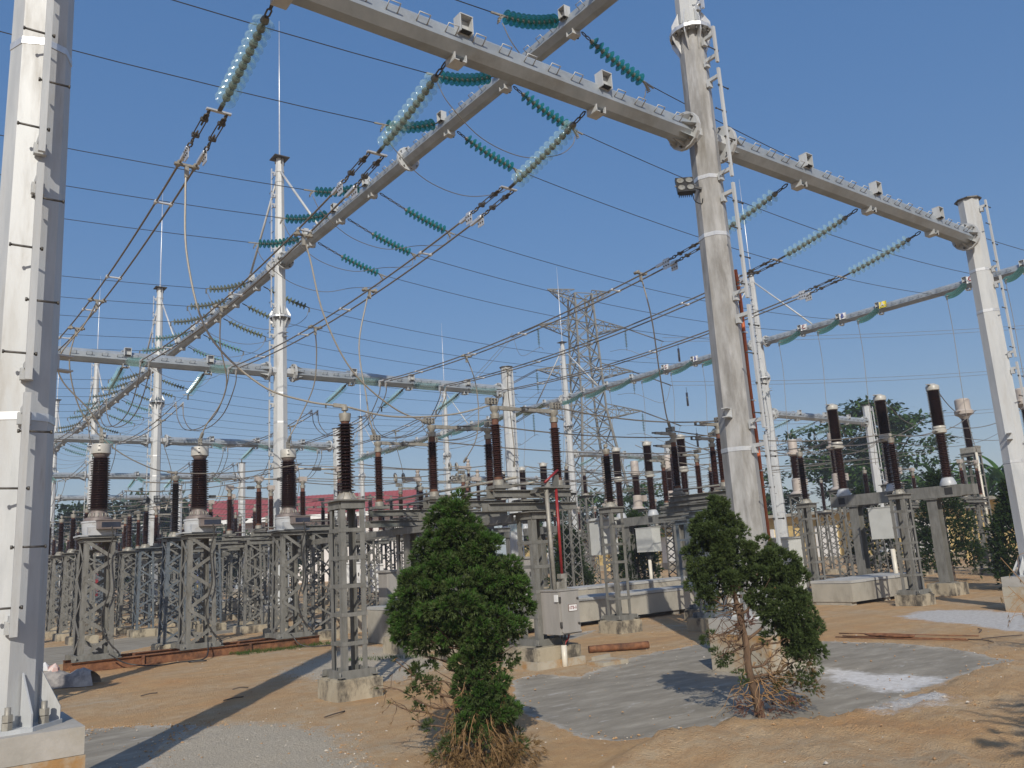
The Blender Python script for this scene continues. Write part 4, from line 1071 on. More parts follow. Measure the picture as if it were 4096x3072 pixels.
cabinet('far red cabinet among the left lattice stands', 13.0, 72.0, .5, 1.3, .5, 3.0, 'red', 0, .5)
cabinet('pale drive box on a far switch stand, left of centre', 12.6, 26.0, 1.0, .5, .35, .7, 'white', 0)
cabinet('pale drive box with red mark, left of centre', 14.0, 27.0, .7, .5, .35, .9, 'white', 0)
cabinet('grey drive box behind the nearest ladder-framed support', 12.6, 19.4, .5, .5, .4, 1.0, 'boxgrey', 0)
cabinet('second grey drive box behind the nearest ladder-framed support', 13.0, 17.2, .8, .45, .4, .75, 'boxgrey', 0)
cabinet('wide grey box low behind the nearest ladder-framed support', 9.3, 17.0, .35, .6, .4, 1.1, 'boxgrey', 0)
# ------------------------------------------------------------------ small fixtures, pylon, buildings
def flood(label, x, y, z, az, tilt, arm):
    o = thing('floodlight', label, 'floodlight', (x, y, z), az, 'black floodlights')
    b = MB(); Mx = Matrix.Rotation(tilt, 3, 'X'); P = lambda v: Mx @ V(v)
    k = len(b.v); b.box((0, 0, 0), (.26, .06, .3)); b.box((0, .05, 0), (.2, .06, .24))
    for i in range(7): b.box((-.09 + .03 * i, .1, 0), (.008, .06, .22))
    for i in range(k, len(b.v)): b.v[i] = P(b.v[i])
    b.build('lamp_housing', ['blackp'], o)
    for sx in (-1, 1):
        for sz in (-1, 1):
            l = MB(); l.lathe([(.052, 0), (.052, .012), (.03, .016)], P((sx * .065, -.03, sz * .075)), P((0, -1, 0)), 14); l.build('lamp_lens', ['lens'], o)
    a = MB(); a.bar((-.15, 0, 0), (.15, 0, 0), .02, .02); a.bar((0, .0, -.0), V(arm), .03, .03); a.build('bracket_arm', ['blackp'], o)
    MB().tube(catmull([(.1, .05, -.1), (.12, .0, -.25), (.22, .05, -.28), V(arm) + V((0, 0, -.15))], 5), .008, 5).build('lamp_cable', ['blackp'], o)
flood('black four-lens floodlight on the thick dusty pole', 9.08, 7.42, 6.82, R(-40), R(-24), (.24, .02, -.06))
for a, t, w in ((0, -15, 'centre'), (-75, -15, 'left'), (75, -15, 'right')):
    c = V((9.5, 39.02, 5.0)); d = V((math.sin(R(a)) , -math.cos(R(a)), 0)) * .42
    flood(f'black floodlight on the third crossbeam pole, {w} one of three', c.x + d.x, c.y + d.y, 5.0, R(a), R(t), (0, .25, 0))
for a, w in ((-40, 'left'), (40, 'right')):
    c = V((9.5, 67.53, 4.2)); d = V((math.sin(R(a)), -math.cos(R(a)), 0)) * .42
    flood(f'dark lamp on the farthest left pole, {w} one of two', c.x + d.x, c.y + d.y, 4.2, R(a), R(-15), (0, .25, 0))
flood('small black floodlight low on the pole before the pylon', 33.7, 38.6, 4.3, R(10), R(-15), (.1, .25, 0))
flood('dark lamp peeking past the capped far-right pole', 18.5, 6.95, 3.1, R(20), R(-10), (0, .2, 0))
# orange cable on the dusty pole
oc = thing('orange_cable', 'orange sheathed cable strapped down the right side of the thick dusty pole', 'cable', (9.5, 7.33, 0))
px, py = .262 * math.cos(R(-30)), .262 * math.sin(R(-30))
MB().tube(catmull([(px + .0, py, 5.55), (px + .02, py - .01, 5.0), (px + .01, py, 4), (px + .025, py, 3), (px + .025, py, 2), (px + .035, py, 1), (px + .05, py, .7)], 6), .028, 8).build('sheath', ['orange'], oc)
for z in (5.3, 4.6, 3.6, 2.6, 1.6):
    MB().box((px + .03, py, z), (.09, .07, .02)).build('strap', ['zinc'], oc)

def strut(mb, a, b, w=.09, mi=0): mb.bar(a, b, w, w * .85, mi)
# lattice transmission pylon
py_ = thing('lattice_pylon', 'tall grey lattice transmission pylon with cross arms behind the yard', 'pylon', (50.5, 55.0, 0), R(-18))
def W(z): return 3.1 if z <= 0 else (3.1 - 1.9 * z / 14 if z < 14 else 1.2 - .35 * (z - 14) / 11)
lev = [0, 4, 7.5, 10.2, 12.3, 14, 15.7, 17.3, 18.9, 20.5, 22.1, 23.6, 25]
for sx in (-1, 1):
    for sy in (-1, 1):
        m_ = MB()
        for a, b in zip(lev, lev[1:]): strut(m_, (sx * W(a), sy * W(a), a), (sx * W(b), sy * W(b), b), .19 if a < 14 else .15)
        m_.build('leg', ['steel_old'], py_)
for fc in range(4):
    m_ = MB(); a = fc * math.pi / 2; ca, sa = math.cos(a), math.sin(a)
    T = lambda u, z: V((u * W(z) * ca + W(z) * sa, u * W(z) * sa - W(z) * ca, z))
    for z0, z1 in zip(lev, lev[1:]):
        strut(m_, T(-1, z0), T(1, z1), .085); strut(m_, T(1, z0), T(-1, z1), .085); strut(m_, T(-1, z1), T(1, z1), .075)
        if z1 - z0 > 2: zm = (z0 + z1) / 2; strut(m_, T(-1, zm), T(0, zm), .06); strut(m_, T(1, zm), T(0, zm), .06)
    m_.build('side_bracing', ['steel_old'], py_)
for z, L in ((24.6, 3.2), (21.8, 4.4), (17.6, 4.8), (13.8, 5.4)):
    for s in (-1, 1):
        m_ = MB(); w = W(z); tip = V((s * L, 0, z + (.9 if z > 24 else .25)))
        base = [V((s * w, y * w, z + dz)) for y in (-1, 1) for dz in (-.6, .7)]
        for b in base: strut(m_, b, tip, .085)
        for f0, f1 in ((.25, .5), (.5, .75), (0, .25)):
            q0 = [b.lerp(tip, f0) for b in base]; q1 = [b.lerp(tip, f1) for b in base]
            for i, j in ((0, 1), (1, 3), (3, 2), (2, 0)): strut(m_, q0[i], q1[j], .05); strut(m_, q1[i], q1[j], .05)
        m_.build('cross_arm', ['steel_old'], py_)
PR = Matrix.Rotation(R(-18), 3, 'Z')
pt_ = lambda v: V((50.5, 55, 0)) + PR @ V(v)
for z, L in ((22.0, 4.4), (17.8, 4.8), (14.0, 5.4)):
    for s in (-1, 1):
        tip = pt_((s * L, 0, z)); sd = 'left' if s < 0 else 'right'; lv = {22.0: 'top', 17.8: 'middle', 14.0: 'bottom'}[z]
        string_far(f'small string hanging under the {lv} {sd} pylon arm', tip, tip - V((0, 0, 2.0)), 11, 'glass_teal', 'pylon strings', 0)
        out = tip + PR @ V((3.0 * s, -1.5, -1.6)); o0 = tip
        m_ = MB(); q = out - o0
        for dx in (-.12, .12): m_.tube([V((dx, 0, 0)), q + V((dx, 0, 0))], .035, 6)
        m_.bar((-.16, 0, 0), (.16, 0, 0), .06, .06); m_.bar(q + V((-.16, 0, 0)), q + V((.16, 0, 0)), .06, .06)
        tag(m_.build('strain_set', ['steel_dark'], loc=o0), f'dark strain set pulling from the {lv} {sd} pylon arm', 'insulator string', 'pylon strain sets')
        far = V((120, 44 - z, z + 2)) if s > 0 else V((34.2, 62.0 + (z - 18) * .5, ZU))
        for dz in (0, .35): cable('line_wire', f'pylon {"upper" if dz else "lower"} wire leaving the {lv} {sd} arm', sagline(out + V((0, 0, dz)), far + V((0, 0, dz)), 1.0, 16), .018, 'cable', 'wire', 'pylon line wires', 4)
        cable('jumper_wire', f'drooping wire loop under the {lv} {sd} pylon arm', catmull([out, out + PR @ V((-.8 * s, .3, -1.6)), tip + V((0, 0, -2.1)), tip + PR @ V((-1.0 * s, 1.5, -1.9))], 6), .018, 'cable', 'wire', 'pylon jumper loops', 4)
        if s > 0:
            dm = MB(); dm.tube([(0, 0, 0), (0, 0, -1.25)], .1, 8); dm.tube([(0, 0, .5), (0, 0, 0)], .02, 5)
            tag(dm.build('line_arrester', ['black_porc'], loc=out + PR @ V((1.3, -.5, -.8))), f'black arrester hanging outside the {lv} right pylon arm', 'arrester', 'pylon line arresters')
# ground wires
for k, (a, b) in enumerate((((9.5, 24.26, 14.6), (33.99, 24.26, 14.6)), ((9.5, 39, 14.6), (33.99, 39, 14.6)), ((9.5, 7.33, 14.6), (33.99, 7.33, 14.6)))):
    pass
# busy strung cables low between switchgear rows
G_LC = 'low cables between the switchgear'
def low(label, a, b, sag=.15, r=.013, m='cable'): cable('link_cable', label, sagline(a, b, sag, 14), r, m, 'cable', G_LC, 6)
for y0, y1, w, xe, yc in ((10.4, 10.5, 'closest', 13.1, 10.52), (12.3, 12.1, 'middle', 14.7, 12.0), (14.3, 14.5, 'farthest', 17.0, 13.5)):
    low(f'cable from the closed to the open switch, {w} phase', (8.8, y0, 4.02), (xe, y1, 4.02), .12)
    low(f'cable from the open switch to the posts before the breaker, {w} phase', (xe, y1 + 1.3, 4.02), (19.0, y1 - .2, 3.95), .2)
    low(f'cable from the posts up to the right breaker, {w} phase', (19.0, y1 - .2, 3.95), (21.9, yc, 4.18), .1)
    low(f'cable leaving the top of the right breaker, {w} phase', (22.1, yc, 5.42), (26.2, y1 + 1.2, 5.0), .2)
    low(f'slack cable from the right breaker toward the tall ladder stands, {w} phase', (26.0, y1 + 1.6, 4.7), (33, y0 + 2.0, 6.0), .35)
    low(f'second slack cable past the right breaker, {w} phase', (22.1, yc + .2, 4.2), (45, y0 + 6, 6.4), .5, .01)
for bi, ys in enumerate(TY[1:5]):
    for pi, Y in enumerate(ys):
        w = f'{BAY[bi + 1]} bay {PN[pi]} phase'
        low(f'low cable from the left to the middle switch row, {w}', (8.9, Y, 4.0), (12.7, Y, 4.02), .12)
        low(f'low cable on from the middle switch row, {w}', (13.9, Y, 4.02), (22.2, Y, 4.3), .3)
        low(f'low cable from the leftmost posts, {w}', (4.6, Y, 3.75), (7.5, Y, 3.98), .1)
        if bi < 2: low(f'upper cable from the breaker to the tan transformers, {w}', (22.2, Y, 5.4), (31, Y - .2, 4.6), .5)
for Y, z in ((17, 4.6), (19.2, 4.5), (21.5, 4.7), (24.8, 4.4), (27.5, 4.6)):
    low(f'long strung cable crossing the yard behind the switches, about {Y:g} paces out', (9.5, Y + 6, z), (36, Y, z + .3), .5)
# yellow building on the right
yb = thing('yellow_building', 'long low yellow building with white doors and a flat dark roof', 'building', (46.2, 19.0, 0))
b = MB(); b.box((3.2, 20.5, 1.5), (6.0, 42.6, 3.0)); b.build('wall', ['yellow_wall'], yb)
r_ = MB(); r_.box((3.1, 20.5, 3.1), (7.2, 43.6, .18)); r_.build('roof', ['concrete_grey'], yb)
p_ = MB(); p_.box((.15, 20.5, .22), (.1, 42.6, .44)); p_.build('plinth', ['concrete_dirty'], yb)
for y in (4.6, 11, 15.5, 19.5, 24, 28.5, 33, 37.5):
    d_ = MB(); d_.box((.17, y, 1.25), (.06, 2.0 if y < 6 else 1.5, 2.1)); d_.build('door', ['white'], yb)
for y in (2.6, 7.4, 9.0, 13.4, 17.6, 21.8, 26.2, 30.6, 35.2):
    q = MB(); q.box((.12, y, 1.5), (.16, .35, 3.0)); q.build('pilaster', ['yellow_wall'], yb)
q = MB(); q.box((.16, .8, 1.75), (.04, .8, .7)); q.build('window', ['white'], yb)
gu = MB(); gu.tube([(.05, 6.4, .1), (.05, 6.4, 3.0)], .05, 8); gu.build('downpipe', ['steel_dark'], yb)
# red roofed building at the back
rb = thing('red_roofed_building', 'long white building under a red sheet roof behind the left switch rows', 'building', (24.5, 103.0, 0), math.atan2(-14, 19))
L = 30
m_ = MB(); m_.box((L / 2, 6, 3.9), (L, 10, 7.8)); m_.build('wall', ['white_wall'], rb)
m_ = MB()
y0, y1, yr, ze, zr = -.5, 12.5, 6.0, 7.7, 10.4
m_.quad((-.6, y0, ze), (L + .6, y0, ze), (L + .6, yr, zr), (-.6, yr, zr)); m_.quad((-.6, yr, zr), (L + .6, yr, zr), (L + .6, y1, ze), (-.6, y1, ze))
m_.quad((-.6, y0, ze - .25), (-.6, yr, zr - .25), (L + .6, yr, zr - .25), (L + .6, y0, ze - .25)); m_.quad((-.6, yr, zr - .25), (-.6, y1, ze - .25), (L + .6, y1, ze - .25), (L + .6, yr, zr - .25))
for i in range(62): m_.bar((-.4 + i * .5, y0, ze + .02), (-.4 + i * .5, yr, zr + .02), .06, .05)
m_.build('roof', ['red_roof'], rb)
m_ = MB(); m_.box((L / 2, y0 - .05, ze - .3), (L + 1.2, .14, .5)); m_.build('eaves_board', ['white'], rb)
m_ = MB(); m_.tri((0, 1, 7.8), (0, 11, 7.8), (0, 6, 10.1)); m_.build('gable', ['white_wall'], rb)
for i in range(9):
    w = MB(); w.box((1.8 + i * 3.2, .98, 5.0), (1.4, .08, 1.6)); w.build('window', ['dark_gap'], rb)
bn = thing('banner', 'tall blue, white and yellow banner far behind the middle transformer', 'banner', (18.3, 62.0, 0), R(-20))
m_ = MB(); m_.box((0, 0, 1.9), (1.5, .03, 3.2), mi=0); m_.build('banner_sheet', ['yellow_wall'], bn)
m_ = MB(); m_.box((0, -.02, 1.75), (1.48, .02, 1.3)); m_.build('blue_field', ['blue'], bn)
m_ = MB(); m_.box((0, -.025, 2.55), (1.48, .02, .75)); m_.build('white_field', ['white'], bn)
for k in range(3):
    m_ = MB(); m_.box((0, -.035, 2.0 - .28 * k), (1.1 - .2 * k, .02, .12)); m_.build('pale_bar', ['white'], bn)
for sx in (-1, 1): MB().tube([(sx * .72, .03, 0), (sx * .72, .03, 3.6)], .03, 6).build('banner_post', ['steel_old'], bn)
# cable troughs
def trough(label, x0, y0, x1, y1, w, h, gap=.1):
    o = thing('cable_trough', label, 'cable trough', (x0, y0, 0), math.atan2(y1 - y0, x1 - x0), 'concrete cable troughs')
    L = math.hypot(x1 - x0, y1 - y0); b = MB(); b.box((L / 2, -w / 2, gap + (h - .07 - gap) / 2), (L, .09, h - .07 - gap)); b.box((L / 2, w / 2, gap + (h - .07 - gap) / 2), (L, .09, h - .07 - gap)); b.box((L / 2, 0, gap + .04), (L - .02, w - .1, .06))
    for e in (.045, L - .045): b.box((e, 0, gap + (h - .07 - gap) / 2 - .001), (.088, w - .094, h - .074 - gap))
    n = max(2, int(L / 1.7)); b.build('channel', ['concrete_grey'], o)
    for i in range(n + 1):
        q = MB(); q.box((min(max(i * L / n, .13), L - .13), 0, gap / 2 - .05), (.22, w * .95, gap + .1 - .004)); q.build('plinth', ['concrete_grey'], o)
    k = max(2, int(L / .6)); q = .0
    for i in range(k):
        a, e = i * L / k, (i + 1) * L / k
        m_ = MB(); m_.box(((a + e) / 2, rnd.uniform(-.012, .012), h - .035 + rnd.uniform(0, .012)), (e - a - .012, w + .12, .065)); m_.build('lid_slab', ['lid'], o)
trough('long raised concrete trough behind the numbered cabinet', 9.6, 15.0, 17.9, 15.0, .75, .62)
trough('second concrete trough farther back, behind the ladder-framed support', 14.5, 19.6, 26, 19.6, .9, .6, .04)
trough('pale concrete trough between the breaker and the dusty pole', 18.6, 12.1, 21.9, 12.1, 1.0, .58, .08)
trough('short concrete trough block left of the conifer', 8.55, 16.4, 10.9, 16.4, .9, .75, .01)
trough('far concrete trough under the left switch row', 9.4, 34.5, 14, 34.5, .8, .6, .1)
for i, (x, y, w_, h_, lb) in enumerate(((12.3, 23.2, .9, .35, 'pale yellow concrete footing behind the nearest ladder-framed support'), (17.0, 17.6, .8, .3, 'yellowish footing behind the trough'), (9.6, 20.2, .9, .5, 'square concrete block behind the right transformer'))):
    m_ = MB(); m_.prism([(-w_ / 2, -w_ / 2), (w_ / 2, -w_ / 2), (w_ / 2, w_ / 2), (-w_ / 2, w_ / 2)], -.1, h_ - .02); m_.prism([(-w_ / 2 + .02, -w_ / 2 + .02), (w_ / 2 - .02, -w_ / 2 + .02), (w_ / 2 - .02, w_ / 2 - .02), (-w_ / 2 + .02, w_ / 2 - .02)], h_ - .02, h_)
    tag(m_.build('concrete_block', ['concrete_dirty'], loc=(x, y, 0)), lb, 'concrete block')
# ------------------------------------------------------------------ ground
import numpy as np
from mathutils import noise as mnoise
PATCH = {
 'slurry': [[(6.95, 9.53), (7.48, 9.65), (7.64, 8.95), (8.85, 9.49), (10.14, 9.88), (11.27, 9.88), (11.37, 8.82), (12.28, 8.24), (12.43, 7.38), (12.22, 6.15), (11.56, 5.3), (11.54, 4.95), (10.76, 5.06), (8.93, 4.91), (7.91, 4.79), (6.98, 4.79), (6.65, 5.26), (6.14, 5.27), (5.71, 5.54), (5.31, 5.77), (5.23, 6.18), (5.45, 6.93), (5.62, 7.53), (6.08, 8.32)],
            [(.94, 6.96), (1.76, 10.47), (2.0, 11.11), (2.51, 10.71), (3.0, 10.11), (2.37, 9.26), (1.46, 6.39)],
            [(3.05, 25.93), (4.84, 26.08), (8.27, 28.54), (10.53, 28.89), (10.02, 25.13), (7.85, 24.43), (5.16, 22.3), (3.92, 21.07), (2.65, 19.76), (2.21, 19.93)],
            [(9.59, 13.02), (11.48, 13.49), (12.33, 13.72), (9.66, 12.01)]],
 'lime': [[(9.87, 6.75), (9.75, 6.14), (9.77, 5.02), (8.74, 4.95), (8.86, 5.61), (9.22, 6.19)],
          [(16.32, 9.21), (17.77, 9.29), (17.92, 8.4), (17.45, 7.11), (14.31, 5.88), (15.38, 7.5), (15.72, 8.52)],
          [(7.4, 4.55), (8.01, 4.65), (7.87, 4.06), (7.57, 3.95), (7.12, 4.09), (7.03, 4.37)]],
 'gravel': [[(1.68, 7.82), (2.33, 9.37), (2.93, 10.04), (3.52, 9.64), (3.85, 8.77), (3.82, 8.0), (3.48, 7.43), (3.38, 6.68), (3.19, 6.03), (2.09, 6.27)],
            [(5.31, 13.73), (6.95, 15.57), (8.05, 16.65), (8.48, 14.7), (7.59, 12.19), (6.4, 11.13), (6.01, 10.97), (5.93, 11.97), (5.42, 12.15)],
            [(8.0, 27.12), (9.93, 28.1), (11.91, 26.66), (10.61, 23.11), (8.75, 24.0)],
            [(10.1, 9.75), (11.2, 8.6), (12.1, 8.0), (12.2, 6.9), (11.9, 6.0), (10.6, 6.3), (10.0, 7.6)]],
}
def sdf(px, py, poly):
    P = np.array(poly); Q = np.roll(P, -1, 0); d = np.full(px.shape, 1e9); ins = np.zeros(px.shape, bool)
    for (ax, ay), (bx, by) in zip(P, Q):
        ex, ey = bx - ax, by - ay; wx, wy = px - ax, py - ay
        t = np.clip((wx * ex + wy * ey) / (ex * ex + ey * ey), 0, 1)
        d = np.minimum(d, np.hypot(wx - ex * t, wy - ey * t))
        c = ((ay <= py) & (by > py)) | ((by <= py) & (ay > py))
        with np.errstate(divide='ignore', invalid='ignore'):
            xi = ax + (py - ay) / (by - ay) * ex
        ins ^= c & (px < xi)
    return np.where(ins, d, -d)
BANK = np.array([(-2, 3.2), (3.2, 3.8), (4.6, 5.3), (5.3, 5.45), (5.94, 5.3), (6.65, 4.75), (8.05, 4.62), (9.5, 4.85), (11.5, 4.75), (14.3, 5.2), (17, 5.9), (30, 9)])
def bank_h(x, y):
    yl = np.interp(x, BANK[:, 0], BANK[:, 1]); t = np.clip((yl - y) / .32, 0, 1)
    return .15 * t * t * (3 - 2 * t) * np.clip((x - 4.0) / 1.2, 0, 1)
def gh1(x, y):
    v = V((x, y, 0)); n = .018 * mnoise.noise(v * .9) + .010 * mnoise.noise(v * 3.1) + .006 * mnoise.noise(v * 8)
    b = float(bank_h(np.array(x), np.array(y)))
    if b > 0: n += b * (.18 * mnoise.noise(v * 2.3) + .22 * mnoise.noise(v * 7.5) + .16 * mnoise.noise(v * 17))
    return n + b
def build_ground():
    def axis(a, b, st, far):
        c = list(np.arange(a, b, st)); s = st; q = b
        while q < far: c.append(q); s *= 1.22; q += s
        s = st; q = a - st; l = []
        while q > -far: l.append(q); s *= 1.22; q -= s
        return np.array(sorted(l) + c)
    xs, ys = axis(-.5, 14.5, .085, 260), axis(2.5, 19, .085, 260)
    X, Y = np.meshgrid(xs, ys); n, m = len(xs), len(ys)
    S = {}
    for k, ps in PATCH.items():
        S[k] = np.full(X.shape, -9.0)
        for p in ps: S[k] = np.maximum(S[k], sdf(X, Y, p))
    Z = np.zeros(X.shape)
    for j in range(m):
        for i in range(n):
            if -3 < X[j, i] < 45 and 0 < Y[j, i] < 45: Z[j, i] = gh1(float(X[j, i]), float(Y[j, i]))
    sm = np.clip(S['slurry'] / .15, 0, 1)
    Z = Z * (1 - .75 * sm) - .012 * sm
    me = D.meshes.new('ground')
    idx = np.arange(n * m).reshape(m, n)
    F_ = np.stack([idx[:-1, :-1], idx[:-1, 1:], idx[1:, 1:], idx[1:, :-1]], -1).reshape(-1, 4)
    me.from_pydata(np.stack([X, Y, Z], -1).reshape(-1, 3).tolist(), [], F_.tolist())
    me.polygons.foreach_set('use_smooth', [True] * len(me.polygons))
    for k in S:
        a = me.attributes.new(k, 'FLOAT', 'POINT'); a.data.foreach_set('value', np.clip(S[k], -1, 1).astype(np.float32).ravel())
    o = put('ground', me); struct(o, 'orange dirt yard with grey slurry and pale lime patches')
    mt, nt, b = _nt('yard_dirt'); L = nt.links.new
    b.inputs['Roughness'].default_value = .95; b.inputs['Specular IOR Level'].default_value = .2
    tc = _n(nt, 'ShaderNodeTexCoord')
    def nz(sc, det=6, rg=.6, st=None):
        q = _n(nt, 'ShaderNodeTexNoise'); q.inputs['Scale'].default_value = sc; q.inputs['Detail'].default_value = det; q.inputs['Roughness'].default_value = rg
        if st:
            mp = _n(nt, 'ShaderNodeMapping'); mp.inputs['Scale'].default_value = st[0]; mp.inputs['Rotation'].default_value = (0, 0, st[1]); L(tc.outputs['Object'], mp.inputs[0]); L(mp.outputs[0], q.inputs['Vector'])
        else: L(tc.outputs['Object'], q.inputs['Vector'])
        return q.outputs['Fac']
    def ramp(fac, cols):
        r = _n(nt, 'ShaderNodeValToRGB'); e = r.color_ramp.elements
        e[0].position, e[0].color = cols[0][0], rgba(cols[0][1]); e[1].position, e[1].color = cols[-1][0], rgba(cols[-1][1])
        for p, c in cols[1:-1]: k = e.new(p); k.color = rgba(c)
        L(fac, r.inputs[0]); return r.outputs[0]
    def mix(f, a, c, blend='MIX'):
        x = _n(nt, 'ShaderNodeMix', data_type='RGBA', blend_type=blend)
        if isinstance(f, float): x.inputs[0].default_value = f
        else: L(f, x.inputs[0])
        L(a, x.inputs[6])
        if isinstance(c, tuple): x.inputs[7].default_value = rgba(c)
        else: L(c, x.inputs[7])
        return x.outputs[2]
    def mask(name, amp, w, sc=2.2):
        at = _n(nt, 'ShaderNodeAttribute'); at.attribute_name = name
        q = nz(sc, 10, .78); a = _n(nt, 'ShaderNodeMath', operation='MULTIPLY_ADD'); a.inputs[1].default_value = amp; a.inputs[2].default_value = -amp * .5
        L(q, a.inputs[0]); s = _n(nt, 'ShaderNodeMath', operation='ADD'); L(at.outputs['Fac'], s.inputs[0]); L(a.outputs[0], s.inputs[1])
        mr = _n(nt, 'ShaderNodeMapRange'); mr.interpolation_type = 'SMOOTHSTEP'; mr.inputs[1].default_value = -w; mr.inputs[2].default_value = w; L(s.outputs[0], mr.inputs[0]); return mr.outputs[0]
    base = ramp(nz(.42, 9, .66), [(.34, (.58, .315, .135)), (.45, (.60, .39, .195)), (.55, (.575, .43, .265)), (.68, (.51, .43, .305))])
    base = mix(ramp(nz(.9, 7, .6, ((.5, 3.4, 1), .25)), [(.46, (0, 0, 0)), (.62, (.6, .6, .6))]), base, (.44, .30, .17))
    base = mix(ramp(nz(5, 8, .7), [(.42, (0, 0, 0)), (.62, (.8, .8, .8))]), base, (.49, .305, .155))
    base = mix(ramp(nz(38, 4, .7), [(.55, (0, 0, 0)), (.72, (.55, .55, .55))]), base, (.64, .50, .34))
    base = mix(ramp(nz(60, 3, .6), [(.28, (.5, .5, .5)), (.42, (0, 0, 0))]), base, (.30, .19, .10))
    grav = ramp(nz(55, 4, .75), [(.35, (.34, .285, .205)), (.5, (.53, .465, .36)), (.68, (.68, .62, .51))])
    base = mix(mask('gravel', 1.7, .22, 3.4), base, grav)
    sl = ramp(nz(1.2, 8, .68, ((1, 3.2, 1), .7)), [(.33, (.215, .192, .152)), (.52, (.285, .257, .207)), (.7, (.39, .355, .29))])
    sl = mix(ramp(nz(1.9, 9, .75, ((1, 2.6, 1), .5)), [(.58, (0, 0, 0)), (.68, (.75, .75, .75))]), sl, (.50, .48, .44))
    m_sl = mask('slurry', .42, .02, 1.6)
    rim = _n(nt, 'ShaderNodeMath', operation='MULTIPLY'); one = _n(nt, 'ShaderNodeMath', operation='SUBTRACT'); one.inputs[0].default_value = 1.0
    L(mask('slurry', .9, .16, 2.9), one.inputs[1]); L(one.outputs[0], rim.inputs[0]); rim.inputs[1].default_value = .75
    sl = mix(rim.outputs[0], sl, (.56, .52, .45))
    base = mix(m_sl, base, sl)
    lm = ramp(nz(14, 6, .7), [(.35, (.50, .475, .44)), (.6, (.66, .645, .615))])
    base = mix(mask('lime', 1.3, .14, 2.4), base, lm)
    L(base, b.inputs['Base Color'])
    bp = _n(nt, 'ShaderNodeBump'); bp.inputs['Distance'].default_value = .03
    ad = _n(nt, 'ShaderNodeMath', operation='ADD'); L(nz(22, 6, .65), ad.inputs[0]); L(nz(75, 3, .6), ad.inputs[1])
    iv = _n(nt, 'ShaderNodeMath', operation='MULTIPLY_ADD'); iv.inputs[1].default_value = -.75; iv.inputs[2].default_value = .9; L(m_sl, iv.inputs[0])
    L(iv.outputs[0], bp.inputs['Strength']); L(ad.outputs[0], bp.inputs['Height']); L(bp.outputs[0], b.inputs['Normal'])
    me.materials.append(mt)
build_ground()
# loose pebbles and clods: nobody could count them
def scatter(name, label, n, mats, area, smin, smax, seed, near=None):
    r = random.Random(seed); mb = MB()
    for _ in range(n):
        if near and r.random() < .3:
            p = r.choice(near); k = r.randrange(len(p)); a, c = p[k], p[(k + 1) % len(p)]; t = r.random()
            x, y = a[0] + (c[0] - a[0]) * t + r.gauss(0, .12), a[1] + (c[1] - a[1]) * t + r.gauss(0, .12)
        else:
            x, y = r.uniform(area[0], area[1]), r.uniform(area[2], area[3])
            if r.random() < .55 and math.hypot(x, y) > 9: continue
        if (x, y) == (0, 0) or math.hypot(x, y) < 3: continue
        s = smin + (smax - smin) * r.random() ** 3; z = gh1(x, y)
        k = len(mb.v); q = [(1, 0, 0), (0, 1, 0), (-1, 0, 0), (0, -1, 0), (0, 0, .8), (0, 0, -.6)]
        a = r.random() * 6.3; ca, sa = math.cos(a), math.sin(a); fx, fy = r.uniform(.6, 1.3), r.uniform(.6, 1.2)
        for vx, vy, vz in q:
            vx, vy = vx * fx * r.uniform(.7, 1.2), vy * fy * r.uniform(.7, 1.2)
            mb.v.append(V((x + s * (vx * ca - vy * sa), y + s * (vx * sa + vy * ca), z + s * (vz * r.uniform(.6, 1) + .15))))
        mi = r.randrange(len(mats))
        for i in range(4):
            j = (i + 1) % 4; mb.face([k + i, k + j, k + 4], mi); mb.face([k + j, k + i, k + 5], mi)
    o = mb.build(name, mats); o['kind'] = 'stuff'; o['label'] = label; o['category'] = 'gravel'
scatter('gravel', 'loose pebbles and dirt clods over the yard', 9000, ['stone', 'clod', 'clod', 'clod'], (-1, 16, 2.6, 20), .004, .02, 3, PATCH['slurry'][:2] + PATCH['gravel'][:2])

# things lying about ---------------------------------------------------
lg = thing('wooden_log', 'short rust-brown log lying on the dirt right of the numbered cabinet', 'log', (9.42, 10.72, .065))
MB().tube(catmull([(0, 0, 0), (.3, -.16, .004), (.62, -.30, -.004), (.92, -.46, .0)], 5), .06, 12).build('bark_body', ['rust'], lg)
for i, (x, y, l, a) in enumerate(((4.1, 9.2, .35, .3), (3.75, 11.6, .3, .1), (4.4, 12.5, .22, 2.8), (3.1, 13.2, .26, .2), (5.9, 9.2, .25, .6), (13.2, 6.2, .7, -.6), (14.0, 6.6, .6, .3), (12.9, 5.9, .5, 1.0))):
    s = MB(); s.tube(catmull([(0, 0, .015), (l * .5 * math.cos(a), l * .5 * math.sin(a), .025), (l * math.cos(a + .15), l * math.sin(a + .15), .015)], 4), .008, 5)
    tag(s.build('twig', ['bark_dark'], loc=(x, y, gh1(x, y))), ('thin dry twig on the dirt ' + ['left of the nearest post footing', 'before the rusty rails', 'between the pale patch and the rails', 'near the left shadow', 'right of the nearest post footing', 'by the right lime patch', 'beyond the rusty bars', 'left of the rusty bars'][i]), 'twig', 'twigs on the dirt')
for i, (p, q) in enumerate((((13.2, 8.55, .02), (13.55, 6.4, .02)), ((12.7, 8.3, .02), (13.0, 6.3, .02)), ((12.75, 8.2, .035), (13.05, 6.35, .03)))):
    tag(MB().tube([V((0, 0, 0)), V(q) - V(p)], .009, 6).build('steel_bar', ['rust'], loc=p), ['rear', 'front', 'middle'][i] + ' rusty reinforcing bar on the orange dirt', 'steel bar', 'rusty bars')
ck = thing('wire_coil', 'flattened coil of rusty wire lying on the reinforcing bars', 'wire coil', (12.95, 7.5, .04))
m_ = MB()
